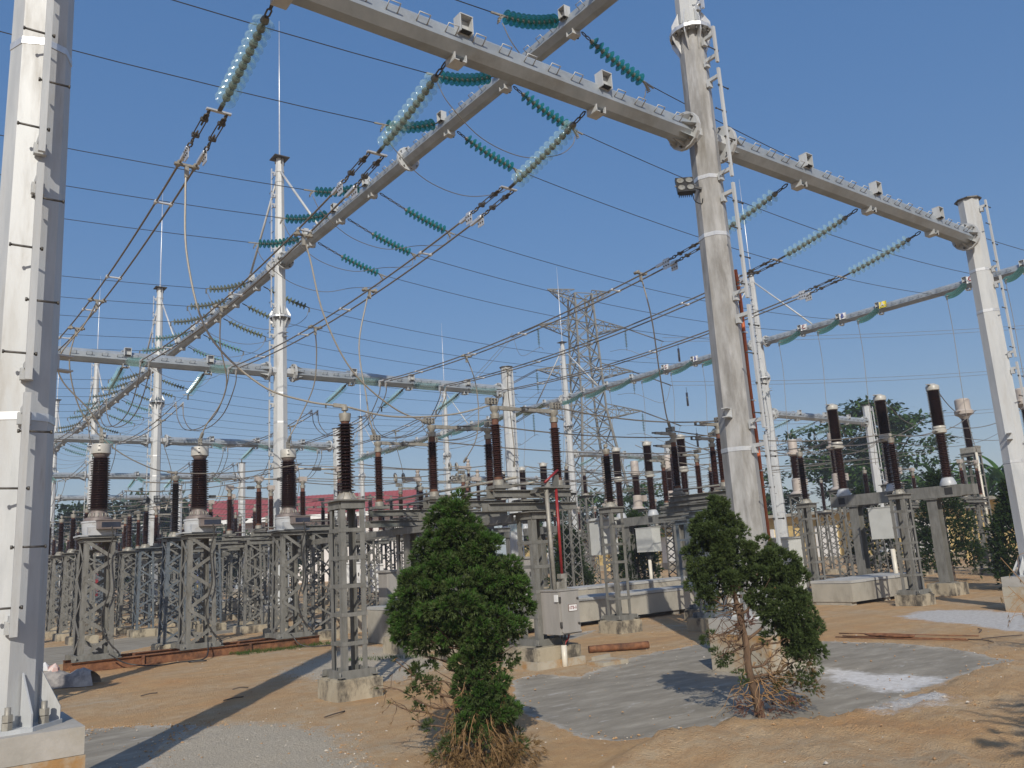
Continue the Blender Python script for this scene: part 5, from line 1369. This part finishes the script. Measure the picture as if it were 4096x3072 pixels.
for r_ in (.30, .34, .37): m_.tube([(math.cos(t * .2618) * r_ * .35, math.sin(t * .2618) * r_ * 1.1, .02 * r_ * 10 - .06) for t in range(25)], .014, 5, cap=False)
m_.build('coil_body', ['rust'], ck)
bg = thing('sack', 'grey tarpaulin sack crumpled beside the edge pole', 'sack', (2.38, 15.85, 0), R(-20))
m_ = MB(); nx, ny = 10, 6
for j in range(ny + 1):
    for i in range(nx + 1):
        u, v_ = i / nx * 2 - 1, j / ny
        w_ = .62 + .06 * math.sin(v_ * 5 + u * 3); h_ = .30 * math.sin(v_ * math.pi) ** .6
        yy = -.22 + .44 * v_ + .05 * math.sin(u * 6); m_.v.append(V((u * w_, yy, .005 + h_ * (.85 + .2 * math.sin(u * 7 + v_ * 4)) * (1 - .25 * abs(u) ** 4))))
for j in range(ny):
    for i in range(nx): a = j * (nx + 1) + i; m_.face([a, a + 1, a + nx + 2, a + nx + 1], 0, True)
m_.build('tarpaulin', ['tarp'], bg)
m_ = MB()
for x, z, m in ((-.3, .28, 0), (-.15, .3, 1), (.0, .27, 0), (-.42, .24, 0)): m_.lathe([(.0, .12), (.07, .06), (.1, 0), (.05, -.05)], (x, 0, z), (.2, -.1, 1), 7, m, sm=False)
m_.build('bag_mouth', ['cloth', 'white'], bg)
pt = MB(); pt.box((0, 0, .04), (.5, .35, .08)); pt.box((.05, .2, .06), (.4, .06, .14), rz=.2); tag(pt.build('broken_slab', ['concrete_dirty'], loc=(8.75, 9.55, -.03)), 'broken concrete scraps beside the numbered cabinet footing', 'rubble')
ug = thing('buried_footing', 'rough lower concrete course under the numbered cabinet stand', 'concrete footing', (8.15, 10.35, 0))
MB().prism([(-.46, -.46), (.46, -.46), (.46, .46), (-.46, .46)], -.2, .11).build('concrete_body', ['concrete_dirty'], ug)
sh = thing('shovel', 'long-handled shovel leaning by the far left stands', 'shovel', (7.2, 56.0, 0))
MB().tube([(0, 0, .2), (1.3, .3, 2.7)], .035, 6).build('handle', ['deadwood'], sh); q = MB(); q.bar((-.35, -.1, .0), (0, 0, .25), .4, .03); q.build('blade', ['cast'], sh)
for x, y, w in ((5.7, 40.2, 'left'), (9.9, 43.0, 'right')):
    m_ = MB(); m_.lathe([(1.0, 0), (.8, .25), (.4, .55), (0, .7)], (0, 0, -.02), n=14); tag(m_.build('dirt_mound', ['clod'], loc=(x + 1, y + 12, 0)), f'small heap of orange dirt by the far left stands, {w} one', 'dirt heap')
# ------------------------------------------------------------------ vegetation
RV = V((.795, -.606, 0)); FV = V((.606, .795, 0))
def tuft(mb, p, d, n, ln, w, r, mi, droop=0.0):
    """a spray of small scale-leaf blades fanning from p toward d"""
    d = d.normalized(); x, y, _ = frame(d)
    for i in range(n):
        a = r.random() * 6.283; s = r.uniform(.15, .95)
        dr = (d + (x * math.cos(a) + y * math.sin(a)) * s + V((0, 0, -droop))).normalized()
        q = p + d * (ln * r.uniform(0, .5)); l = ln * r.uniform(.6, 1.15)
        sd = dr.cross(V((r.uniform(-1, 1), r.uniform(-1, 1), r.uniform(-1, 1)))).normalized() * (w * .5)
        k = len(mb.v); m = q + dr * (l * .45)
        mb.v += [q + sd, q + dr * l, q - sd]; mb.f.append([k, k + 1, k + 2]); mb.m.append(mi); mb.s.append(False)
def blob(mb, c, rad, nclump, ntuft, nbl, ln, w, r, mi, clump=.11, up=.35, shell=.75, droop=0.0):
    c = V(c)
    for _ in range(nclump):
        v = V((r.gauss(0, 1), r.gauss(0, 1), r.gauss(0, 1))).normalized(); k = shell + (1 - shell) * r.random() if r.random() < .8 else r.uniform(.3, .8)
        cc = c + V((v.x * rad[0], v.y * rad[0], v.z * rad[1])) * k
        out = (V((v.x, v.y, v.z * .6)) + V((0, 0, up))).normalized(); cs = clump * r.uniform(.6, 1.3)
        for _ in range(ntuft):
            g = V((r.gauss(0, 1), r.gauss(0, 1), r.gauss(0, 1))).normalized(); g = (g + out * .55); o = g * (cs * r.uniform(.35, .75))
            tuft(mb, cc + o, out * .6 + g, nbl, ln * r.uniform(.7, 1.2), w, r, mi, droop)
def limb(mb, a, b, r0, r1, r, n=5, wob=.06, mi=0, sag=0.0):
    a, b = V(a), V(b); L = (b - a).length; pts = []
    for i in range(n + 1):
        t = i / n; p = a.lerp(b, t); 
        if 0 < i < n: p += V((r.uniform(-1, 1), r.uniform(-1, 1), r.uniform(-1, 1))) * wob * L
        p.z -= sag * 4 * t * (1 - t); pts.append(p)
    q = catmull(pts, 3); mb.tube(q, [r0 + (r1 - r0) * i / (len(q) - 1) for i in range(len(q))], 6, mi); return q
def off(right, fwd, z): return RV * right + FV * fwd + V((0, 0, z))

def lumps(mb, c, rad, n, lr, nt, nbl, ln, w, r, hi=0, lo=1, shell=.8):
    """rounded foliage lumps over an ellipsoid; sunlit tips put into the leaf colour: brighter (hi) on the upper outer side, duller (lo) below"""
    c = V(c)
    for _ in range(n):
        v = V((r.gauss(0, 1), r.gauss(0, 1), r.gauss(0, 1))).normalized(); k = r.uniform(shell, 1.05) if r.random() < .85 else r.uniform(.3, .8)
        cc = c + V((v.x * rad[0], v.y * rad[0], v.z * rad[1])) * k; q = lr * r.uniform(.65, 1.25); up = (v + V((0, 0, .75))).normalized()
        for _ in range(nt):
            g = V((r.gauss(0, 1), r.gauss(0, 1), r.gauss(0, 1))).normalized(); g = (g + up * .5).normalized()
            tuft(mb, cc + V((g.x, g.y, g.z * .8)) * (q * r.uniform(.45, .9)), g + up * .35, nbl, ln * r.uniform(.7, 1.2), w, r, hi if g.dot(up) > r.uniform(.25, 1.0) else lo)  # brighter leaf on top of each lump paints its lit tips, duller leaf beneath
# bushy conifer in the middle foreground
r = random.Random(11)
c1 = thing('conifer', 'bushy bright green conifer in the middle foreground with a skirt of dead brown sprays', 'tree', (3.98, 6.14, gh1(3.98, 6.14)))
tm = MB(); tr = limb(tm, off(.12, 0, -.1), off(0, 0, 1.95), .045, .012, r, 7, .012)
crown = MB(); dead = MB()
B1 = [((0, 0, 2.08), (.09, .14), 7), ((-.03, 0, 1.9), (.19, .18), 15), ((.1, .0, 1.75), (.23, .18), 17), ((-.15, 0, 1.66), (.25, .18), 19), ((.25, -.05, 1.56), (.22, .18), 17), ((-.02, .1, 1.52), (.36, .22), 24),
      ((-.28, -.05, 1.40), (.25, .18), 21), ((.3, 0, 1.38), (.25, .17), 21), ((.0, -.22, 1.36), (.3, .22), 20), ((-.37, 0, 1.2), (.19, .15), 15), ((.40, .05, 1.24), (.17, .14), 12), ((.02, -.12, 1.16), (.38, .18), 27),
      ((-.26, .05, 1.06), (.27, .12), 16), ((.27, -.05, 1.04), (.24, .13), 14), ((.47, 0, 1.46), (.10, .09), 5), ((-.48, 0, 1.08), (.08, .08), 4), ((.05, 0, .98), (.2, .1), 9)]
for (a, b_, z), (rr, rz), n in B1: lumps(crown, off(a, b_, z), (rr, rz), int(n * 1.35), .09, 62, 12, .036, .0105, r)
for (a, b_, z), rr, n in (((.40, 0, .90), .09, 3), ((-.33, 0, .78), .08, 3), ((-.30, 0, .6), .07, 2), ((.32, -.05, .76), .08, 3), ((.2, -.1, .92), .12, 4), ((-.22, 0, .92), .1, 3)): lumps(crown, off(a, b_, z), (rr, rr), n, .065, 44, 11, .034, .0095, r, 1, 1)
for (a, b_, z), (rr, rz), n in (((.10, -.1, .78), (.15, .13), 10), ((.16, -.12, .62), (.18, .15), 14), ((.22, -.12, .44), (.19, .15), 15), ((.10, -.12, .34), (.15, .12), 8)): lumps(crown, off(a, b_, z), (rr, rz), int(n * 1.3), .08, 58, 12, .036, .010, r, 0, 1)
for _ in range(70):
    a, z = r.uniform(-.45, .45), r.uniform(.6, 1.25)
    limb(tm, off(.04, 0, z - .16 + .1 * r.random()), off(a, r.uniform(-.3, .3), z + .08), .009, .002, r, 4, .07, sag=-.02)
for _ in range(95):        # fine hanging dead sprays round the foot
    an = r.uniform(0, 6.28); rad = r.uniform(.08, .40); top = off(.12 + .1 * math.cos(an), .1 * math.sin(an), r.uniform(.2, .8)); e = off(.14 + rad * math.cos(an), rad * math.sin(an), r.uniform(-.02, .25))
    q = limb(dead, top, e, .0042, .0016, r, 4, .09, 1, sag=-.06)
    for p in q[2:]: tuft(dead, p, V((math.cos(an), math.sin(an), -.8)), 5, .05, .006, r, 0, .5)
blob(dead, off(.14, 0, .12), (.33, .11), 44, 14, 9, .05, .006, r, 0, .09, up=-.2, droop=.4)
blob(dead, off(.42, -.1, .07), (.19, .09), 16, 14, 9, .06, .006, r, 0, .09, up=-.4, droop=.5)
blob(dead, off(-.16, -.1, .07), (.16, .07), 10, 12, 9, .05, .006, r, 0, .09, up=-.3, droop=.5)
lumps(crown, off(.14, 0, .14), (.36, .12), 15, .07, 26, 9, .042, .0065, r, 1, 1)
for tz, a2, z2 in ((.36, -.72, .62), (.33, -.62, .50), (.3, -.46, .76), (.22, -.42, .36), (.42, -.56, .84)):     # bare broken branches to the left
    q = limb(dead, off(.06, 0, tz), off(a2, r.uniform(-.1, .1), z2), .013, .004, r, 5, .05, 2)
    for k in range(7):
        i = r.randrange(4, len(q)); s = limb(dead, q[i], q[i] + off(r.uniform(-.15, .02), r.uniform(-.1, .1), r.uniform(-.15, .14)), .0035, .0015, r, 3, .1, 2)
        tuft(dead, s[-1], V((r.uniform(-1, 0), 0, -.3)), 7, .04, .006, r, 0, .4)
    tuft(crown, q[-1], V((-1, 0, .4)), 14, .05, .007, r, 1)
    lumps(crown, q[len(q) * 2 // 3], (.05, .04), 2, .05, 22, 9, .036, .0065, r, 1, 1); tuft(dead, q[len(q) // 2], V((0, 0, -1)), 16, .08, .006, r, 0, .5)
blob(dead, off(.27, -.1, 1.12), (.05, .04), 3, 10, 9, .03, .006, r, 3, .04); blob(dead, off(.36, -.1, 1.0), (.02, .02), 1, 10, 9, .03, .006, r, 3, .04); blob(dead, off(.22, -.2, 1.06), (.02, .02), 1, 10, 9, .03, .006, r, 3, .04)
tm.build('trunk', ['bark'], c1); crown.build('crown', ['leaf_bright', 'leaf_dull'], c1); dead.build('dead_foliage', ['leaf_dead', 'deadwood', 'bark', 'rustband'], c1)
# open conifer on the right
r = random.Random(23)
c2 = thing('conifer', 'lopsided conifer with bare lower trunk in front of the dusty pole footing', 'tree', (6.9, 5.42, gh1(6.9, 5.42)))
tm = MB(); crown = MB(); dead = MB()
tr = limb(tm, off(.0, 0, -.1), off(-.2, 0, 1.75), .05, .012, r, 7, .012)
for a, b_, z0, z1 in ((-.45, 0, .85, .75), (-.42, .1, 1.0, 1.15), (.4, 0, .55, 1.0), (.5, -.05, .6, .75), (.35, .1, .3, .45), (.5, 0, .7, 1.25), (-.3, -.1, .9, .62), (.25, 0, .95, 1.5), (-.35, .05, .7, .55), (.42, .1, .2, .25), (.3, 0, .45, .62), (.45, 0, .35, .5)):
    q = limb(tm, off(-.02 - .06 * z0, 0, z0), off(a, b_, z1), .015, .004, r, 6, .06, sag=.03)
    for k in range(8):
        i = r.randrange(5, len(q)); limb(tm, q[i], q[i] + off(r.uniform(-.2, .2), r.uniform(-.15, .15), r.uniform(-.12, .2)), .005, .0018, r, 3, .12)
for _ in range(46):         # fan of bare arching twigs on the left
    z = r.uniform(.55, 1.25); a = r.uniform(-.46, -.12); limb(tm, off(-.06, 0, z), off(a, r.uniform(-.25, .25), z + r.uniform(-.25, .1)), .006, .0015, r, 5, .06, sag=r.uniform(-.09, .02))
B2 = [((-.2, 0, 1.95), (.12, .11), 8), ((-.27, 0, 1.79), (.2, .14), 14), ((-.12, 0, 1.66), (.21, .14), 13), ((-.34, 0, 1.55), (.2, .15), 14), ((-.1, .05, 1.46), (.24, .15), 14), ((-.43, 0, 1.36), (.14, .14), 9), ((-.27, 0, 1.26), (.2, .12), 11), ((-.08, 0, 1.22), (.16, .11), 6),
      ((.14, 0, 1.34), (.17, .12), 9), ((.2, 0, 1.52), (.16, .13), 9), ((.34, 0, 1.38), (.17, .14), 11), ((.44, 0, 1.16), (.18, .18), 15), ((.34, -.05, .98), (.22, .18), 17), ((.50, 0, .86), (.16, .2), 15), ((.34, 0, .70), (.19, .14), 12), ((.5, 0, .6), (.13, .14), 8), ((.14, 0, 1.1), (.12, .09), 4)]
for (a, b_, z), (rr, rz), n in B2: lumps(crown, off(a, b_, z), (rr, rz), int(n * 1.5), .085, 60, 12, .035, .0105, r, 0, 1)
for (a, b_, z), rr, n in (((-.42, 0, .74), .06, 3), ((-.33, 0, .58), .08, 4), ((-.38, .05, 1.0), .09, 3), ((-.17, -.05, .36), .05, 2), ((-.43, 0, 1.14), .08, 3), ((-.25, 0, .52), .06, 2)): lumps(crown, off(a, b_, z), (rr, rr * .8), n, .055, 30, 10, .032, .007, r, 1, 1)
for (a, b_, z), (rr, rz), n in (((.44, 0, .44), (.16, .14), 9), ((.38, 0, .25), (.19, .14), 9)): blob(dead, off(a, b_, z), (rr, rz), n, 14, 10, .04, .006, r, 0, .08); lumps(crown, off(a, b_, z), (rr, rz), n, .065, 28, 10, .034, .0068, r, 1, 1)
blob(dead, off(-.06, 0, .86), (.07, .06), 5, 14, 9, .035, .006, r, 3, .06); blob(dead, off(.05, 0, .1), (.26, .08), 12, 12, 9, .045, .006, r, 3, .08); blob(dead, off(.1, 0, .35), (.12, .16), 8, 10, 9, .04, .006, r, 0, .07)
for _ in range(40):
    a = r.uniform(-.45, .5); q = limb(dead, off(a * .2, 0, r.uniform(.1, .5)), off(a, r.uniform(-.2, .2), r.uniform(0, .35)), .005, .0015, r, 4, .09, 1)
    tuft(dead, q[-1], V((a, 0, -.4)), 6, .04, .006, r, 0, .4)
tm.build('trunk', ['bark'], c2); crown.build('crown', ['leaf_dull', 'leaf_dull'], c2); dead.build('dead_foliage', ['leaf_dead', 'deadwood', 'bark', 'rustband'], c2)

# clipped-cone conifers among the switchgear
def cone_conifer(label, x, y, H, Rb, seed, mat_='leaf_dark', group='dark cone-shaped conifers', dens=1.0):
    r = random.Random(seed); o = thing('conifer', label, 'tree', (x, y, 0), 0, group)
    t = MB(); limb(t, (0, 0, -.1), (0, 0, H * .8), .07, .02, r, 5, .01); t.build('trunk', ['bark_dark'], o)
    m = MB(); n = int(330 * dens)
    for i in range(n):
        f = r.random() ** .8; z = H * (.08 + .9 * f); R_ = Rb * (1 - f) ** .75 * (.92 + .12 * math.sin(f * 9 + seed)) + .06
        if f < .12: R_ *= .8
        an = r.uniform(0, 6.28); k = r.uniform(.72, 1.02)
        c = V((math.cos(an) * R_ * k, math.sin(an) * R_ * k, z)); out = V((math.cos(an), math.sin(an), .5))
        for _ in range(10):
            g = V((r.gauss(0, 1), r.gauss(0, 1), r.gauss(0, 1))) * .085
            tuft(m, c + g, out + g * 6, 8, .11, .036, r, 0)
    m.build('crown', [mat_], o); return o
for i, (x, y, H, Rb, w) in enumerate(((27.4, 13.4, 3.5, 1.15, 'behind the breaker cabinet'), (29.0, 10.6, 3.6, 1.2, 'between the breaker leg and the yellow building'), (22.5, 22.5, 2.9, .85, 'left of the middle breaker'), (30, 17.5, 3.4, .9, 'behind the tall pale cabinet'), (22.0, 25.8, 2.6, .9, 'low behind the red operating rod'), (26, 20.5, 3.0, .9, 'behind the open switch stand'))):
    cone_conifer(f'dark cone-shaped conifer {w}', x, y, H, Rb, 40 + i)
cone_conifer('dark ragged conifer cut by the right edge of the picture', 23.9, 9.75, 2.75, 1.0, 60, 'leaf_dark', None, 1.3)
r = random.Random(77); ds = thing('dry_shrub', 'dry leafless shrub reaching in at the right edge before the capped pole footing', 'shrub', (12.6, 4.6, .1)); m = MB()
for i in range(16):
    q = limb(m, (0, 0, -.1), (r.uniform(-.75, .3), r.uniform(-.1, .75), r.uniform(.5, 1.2)), .012, .004, r, 5, .08)
    for k in range(5):
        j = r.randrange(5, len(q)); s = limb(m, q[j], q[j] + V((r.uniform(-.25, .1), r.uniform(-.1, .25), r.uniform(-.3, .1))), .004, .0015, r, 3, .1); tuft(m, s[-1], V((0, 0, -1)), 9, .06, .008, r, 1, .4)
m.build('twigs' if 0 else 'branch_mass', ['deadwood', 'leaf_dead'], ds)

def leafcloud(mb, c, rad, n, ls, r, mi=0, flat=.5):
    """loose compound-leaf spray: many leaf-sized quads around c"""
    c = V(c)
    for _ in range(n):
        v = V((r.gauss(0, .5) * rad[0], r.gauss(0, .5) * rad[0], r.gauss(0, .5) * rad[1])); p = c + v
        d = V((v.x, v.y, r.uniform(-.6, .3) * rad[0])).normalized() if v.length > .01 else V((1, 0, 0))
        up = V((r.uniform(-flat, flat), r.uniform(-flat, flat), 1)).normalized(); sd = d.cross(up).normalized(); l = ls * r.uniform(.6, 1.3); w = l * .3
        k = len(mb.v); mb.v += [p, p + d * l * .5 + sd * w, p + d * l, p + d * l * .5 - sd * w]; mb.f.append([k, k + 1, k + 2, k + 3]); mb.m.append(mi); mb.s.append(False)
def broad_tree(label, x, y, H, Rc, zc, seed, mat_='leaf_tree', n=90, nl=34, ls=.32, group='trees beyond the yard', flat=.5, layers=1.0, cr=(.9, .28)):
    r = random.Random(seed); o = thing('broad_tree', label, 'tree', (x, y, 0), 0, group)
    t = MB(); m = MB(); limb(t, (0, 0, -.2), (0, 0, zc), .2, .13, r, 5, .02)
    tips = []
    for i in range(9):
        a = i * 2.4 + r.random(); e = V((math.cos(a) * Rc * r.uniform(.4, .85), math.sin(a) * Rc * r.uniform(.4, .85), zc + (H - zc) * r.uniform(.15, .9)))
        q = limb(t, (0, 0, zc * r.uniform(.55, 1)), e, .09, .03, r, 5, .06, sag=-.2); tips.append(q[-1])
        for _ in range(4):
            e2 = e + V((r.uniform(-1, 1), r.uniform(-1, 1), r.uniform(-.3, .6))) * Rc * .35; limb(t, q[-4], e2, .03, .012, r, 3, .08); tips.append(e2)
    t.build('trunk', ['bark_dark'], o)
    for i in range(n):
        if i < len(tips): c = tips[i]
        else:
            u = r.random(); a = r.uniform(0, 6.28); f = r.random() ** .6; z = zc - (H - zc) * .12 + (H - zc) * 1.1 * u; R_ = Rc * math.sin(math.pi * min(1, .12 + .86 * u)) ** .6
            c = V((math.cos(a) * R_ * f, math.sin(a) * R_ * f, z))
        leafcloud(m, c, (cr[0] * r.uniform(.6, 1.2), cr[1] * r.uniform(.6, 1.3)), nl, ls, r, 0, flat)
    m.build('crown', [mat_], o); return o
broad_tree('feathery layered broad tree behind the breaker on the right', 57.0, 32.5, 11.2, 4.9, 3.6, 71, n=190, nl=66, ls=.42, cr=(1.1, .26))
broad_tree('smaller feathery tree left of the layered one', 55, 41, 7.4, 3.6, 2.6, 72, n=90, nl=46, ls=.36, cr=(.9, .25))
broad_tree('leafy tree behind the open switches', 47, 45, 6.6, 3.2, 2.6, 73, n=80, nl=46, ls=.36, cr=(.8, .3))
broad_tree('rounded tree at the foot of the pylon', 46, 51, 6.4, 3.2, 2.4, 74, n=80, nl=46, ls=.36, cr=(.8, .3))
broad_tree('low tree right of the pylon legs', 41, 52, 5.4, 2.4, 2.2, 75, n=60, nl=40, ls=.34, cr=(.7, .3))
broad_tree('low tree under the right of the layered tree', 60, 26.5, 5.6, 3.2, 2.0, 76, n=70, nl=44, ls=.36, cr=(.8, .3))
for i, (x, y, H, Rc, w) in enumerate(((9.2, 86, 8.2, 4.0, 'first from the edge pole'), (14.0, 84, 8.6, 4.0, 'second from the edge pole'), (18.6, 82, 9.0, 4.2, 'third from the edge pole'), (23.2, 86, 8.2, 3.8, 'fourth, left of the red roof'), (5.0, 92, 8.0, 4.0, 'half hidden by the edge pole'), (27.5, 92, 7.0, 3.2, 'before the red roof gable'))):
    broad_tree(f'dense dark tree behind the left switch rows, {w}', x, y, H, Rc, 2.4, 80 + i, 'leaf_tree2', n=110, nl=50, ls=.5, group='dark trees behind the left rows', flat=1.2, cr=(1.1, .7))
broad_tree('small tree behind the viewer shading the dirt bank', 3.5, -2.5, 4.7, .95, 3.1, 61, n=22, nl=40, ls=.16, group=None, cr=(.3, .2))
for i in range(11):
    x, y = -1 + i * 3.0 + (i % 3) * .4, 77.5 + (i % 2) * 2.5 - i * .15
    broad_tree(f'low dark bush closing the back of the left yard, {["first", "second", "third", "fourth", "fifth", "sixth", "seventh", "eighth", "ninth", "tenth", "last"][i]} from the left', x, y, 4.2 + .7 * ((i * 7) % 3), 2.6, 1.0, 120 + i, 'leaf_tree2', n=60, nl=46, ls=.42, group='dark bushes behind the left rows', flat=1.2, cr=(.9, .7))
# banana plants behind the yellow building
def banana(label, x, y, H, seed):
    r = random.Random(seed); o = thing('banana_plant', label, 'plant', (x, y, 0), 0, 'banana plants')
    t = MB(); t.tube([(0, 0, -.1), (.05, 0, H * .5), (.1, 0, H * .62)], [.16, .13, .09], 8); t.build('stem', ['leaf_weed'], o)
    for i in range(11):
        a = i * 2.4 + r.random(); L = H * r.uniform(.4, .6); m = MB(); n = 10; el = r.uniform(.5, 1.3); p = V((.1, 0, H * .6)); pts = []
        for k in range(n + 1):
            s = k / n; ang = el - 1.5 * s * s * r.uniform(.9, 1.1); pts.append(p.copy()); p = p + V((math.cos(a) * math.cos(ang), math.sin(a) * math.cos(ang), math.sin(ang))) * (L / n)
        sd = V((-math.sin(a), math.cos(a), 0))
        for k in range(n):
            w0, w1 = [.20 * math.sin(math.pi * min(1, .08 + .92 * q)) ** .7 for q in (k / n, (k + 1) / n)]
            for s in (-1, 1): m.quad(pts[k], pts[k + 1], pts[k + 1] + sd * (s * w1) - V((0, 0, .08)), pts[k] + sd * (s * w0) - V((0, 0, .08)))
        m.build('leaf', ['leaf_banana'], o)
for i, (x, y, H) in enumerate(((54.5, 26.5, 6.0), (55.0, 24.2, 5.6), (54.2, 22.4, 6.2), (55.5, 20.5, 5.4), (57.5, 25.2, 6.4), (57.8, 21.6, 6.2), (54.0, 18.8, 5.2))):
    banana('broad-leaved banana plant showing over the yellow building, ' + ['first from the feathery tree', 'second from the feathery tree', 'third from the feathery tree', 'fourth from the feathery tree', 'rear one by the feathery tree', 'rear one by the right pole', 'last before the right pole'][i], x, y, H, 90 + i)
# weeds at the rails and along a seam
r = random.Random(5); m = MB()
for _ in range(240):
    if r.random() < .6: x, y = r.uniform(5.9, 8.0), 17.55 + r.gauss(0, .14)
    else: t = r.random(); x, y = 6.6 + 2.2 * t, 14.0 - 1.6 * t + r.gauss(0, .06)
    for _ in range(4): tuft(m, V((x + r.gauss(0, .05), y + r.gauss(0, .05), gh1(x, y))), V((r.uniform(-.5, .5), r.uniform(-.5, .5), 1)), 3, .07, .008, r, 0)
o = m.build('weeds', ['leaf_weed']); o['kind'] = 'stuff'; o['label'] = 'thin green weeds along the rusty rails'; o['category'] = 'weeds'
# ------------------------------------------------------------------ camera, sun, sky
cd = D.cameras.new('camera'); cam_ = D.objects.new('camera', cd); COL.objects.link(cam_)
f_px, pitch, roll, yaw = 3318.82, R(11.66104858), R(-3.50689515), R(37.31954864)
Fv = V((math.sin(yaw) * math.cos(pitch), math.cos(yaw) * math.cos(pitch), math.sin(pitch)))
R0 = V((math.cos(yaw), -math.sin(yaw), 0)); U0 = R0.cross(Fv)
Rr = R0 * math.cos(roll) + U0 * math.sin(roll); Ur = -R0 * math.sin(roll) + U0 * math.cos(roll)
rot = Matrix((Rr, Ur, -Fv)).transposed()
cam_.matrix_world = Matrix.Translation((0, 0, 1.65)) @ rot.to_4x4()
cd.sensor_width = 36; cd.lens = f_px / 4096 * 36; cd.clip_start = .1; cd.clip_end = 3000
SC.camera = cam_
AZ, EL = R(37.5), R(33)
ld = D.lights.new('sun', 'SUN'); ld.energy = 3.8; ld.angle = R(.53); ld.color = (1, .93, .82)
so = D.objects.new('sun', ld); COL.objects.link(so)
so.rotation_euler = V((math.sin(AZ) * math.cos(EL), math.cos(AZ) * math.cos(EL), -math.sin(EL))).to_track_quat('-Z', 'Y').to_euler()
w = D.worlds.new('World'); SC.world = w; w.use_nodes = True
nt = w.node_tree; bgn = nt.nodes['Background']
sk = nt.nodes.new('ShaderNodeTexSky'); sk.sky_type = 'NISHITA'; sk.sun_disc = False
sk.sun_elevation = EL; sk.sun_rotation = R(180) + AZ; sk.altitude = 0; sk.air_density = 1.0; sk.dust_density = 1.2; sk.ozone_density = 3.5
gm = nt.nodes.new('ShaderNodeGamma'); gm.inputs[1].default_value = .35
hs = nt.nodes.new('ShaderNodeHueSaturation'); hs.inputs['Hue'].default_value = .515; hs.inputs['Saturation'].default_value = 2.3; hs.inputs['Value'].default_value = 2.95
nt.links.new(sk.outputs[0], gm.inputs[0]); nt.links.new(gm.outputs[0], hs.inputs['Color']); nt.links.new(hs.outputs[0], bgn.inputs[0]); bgn.inputs[1].default_value = .1
SC.view_settings.view_transform = 'Standard'; SC.view_settings.look = 'None'; SC.view_settings.gamma = 1; SC.view_settings.exposure = 0
hz = MB(); hz.box((0, 0, 12.5), (720, 720, 29.5)); ho = hz.build('haze', ['steel_dark'])
hm = D.materials.new('thin_haze'); hm.use_nodes = True; n2 = hm.node_tree; n2.nodes.clear()
pv = n2.nodes.new('ShaderNodeVolumePrincipled'); oo = n2.nodes.new('ShaderNodeOutputMaterial'); pv.inputs['Color'].default_value = (.80, .86, 1.0, 1); pv.inputs['Density'].default_value = .0013; pv.inputs['Anisotropy'].default_value = .0
n2.links.new(pv.outputs[0], oo.inputs['Volume']); ho.data.materials.clear(); ho.data.materials.append(hm); ho['kind'] = 'stuff'; ho['label'] = 'thin pale haze over the yard'; ho['category'] = 'haze'
SC.cycles.use_denoising = True
SC.cycles.transparent_max_bounces = 24; SC.cycles.max_bounces = 6; SC.cycles.caustics_reflective = False; SC.cycles.caustics_refractive = False
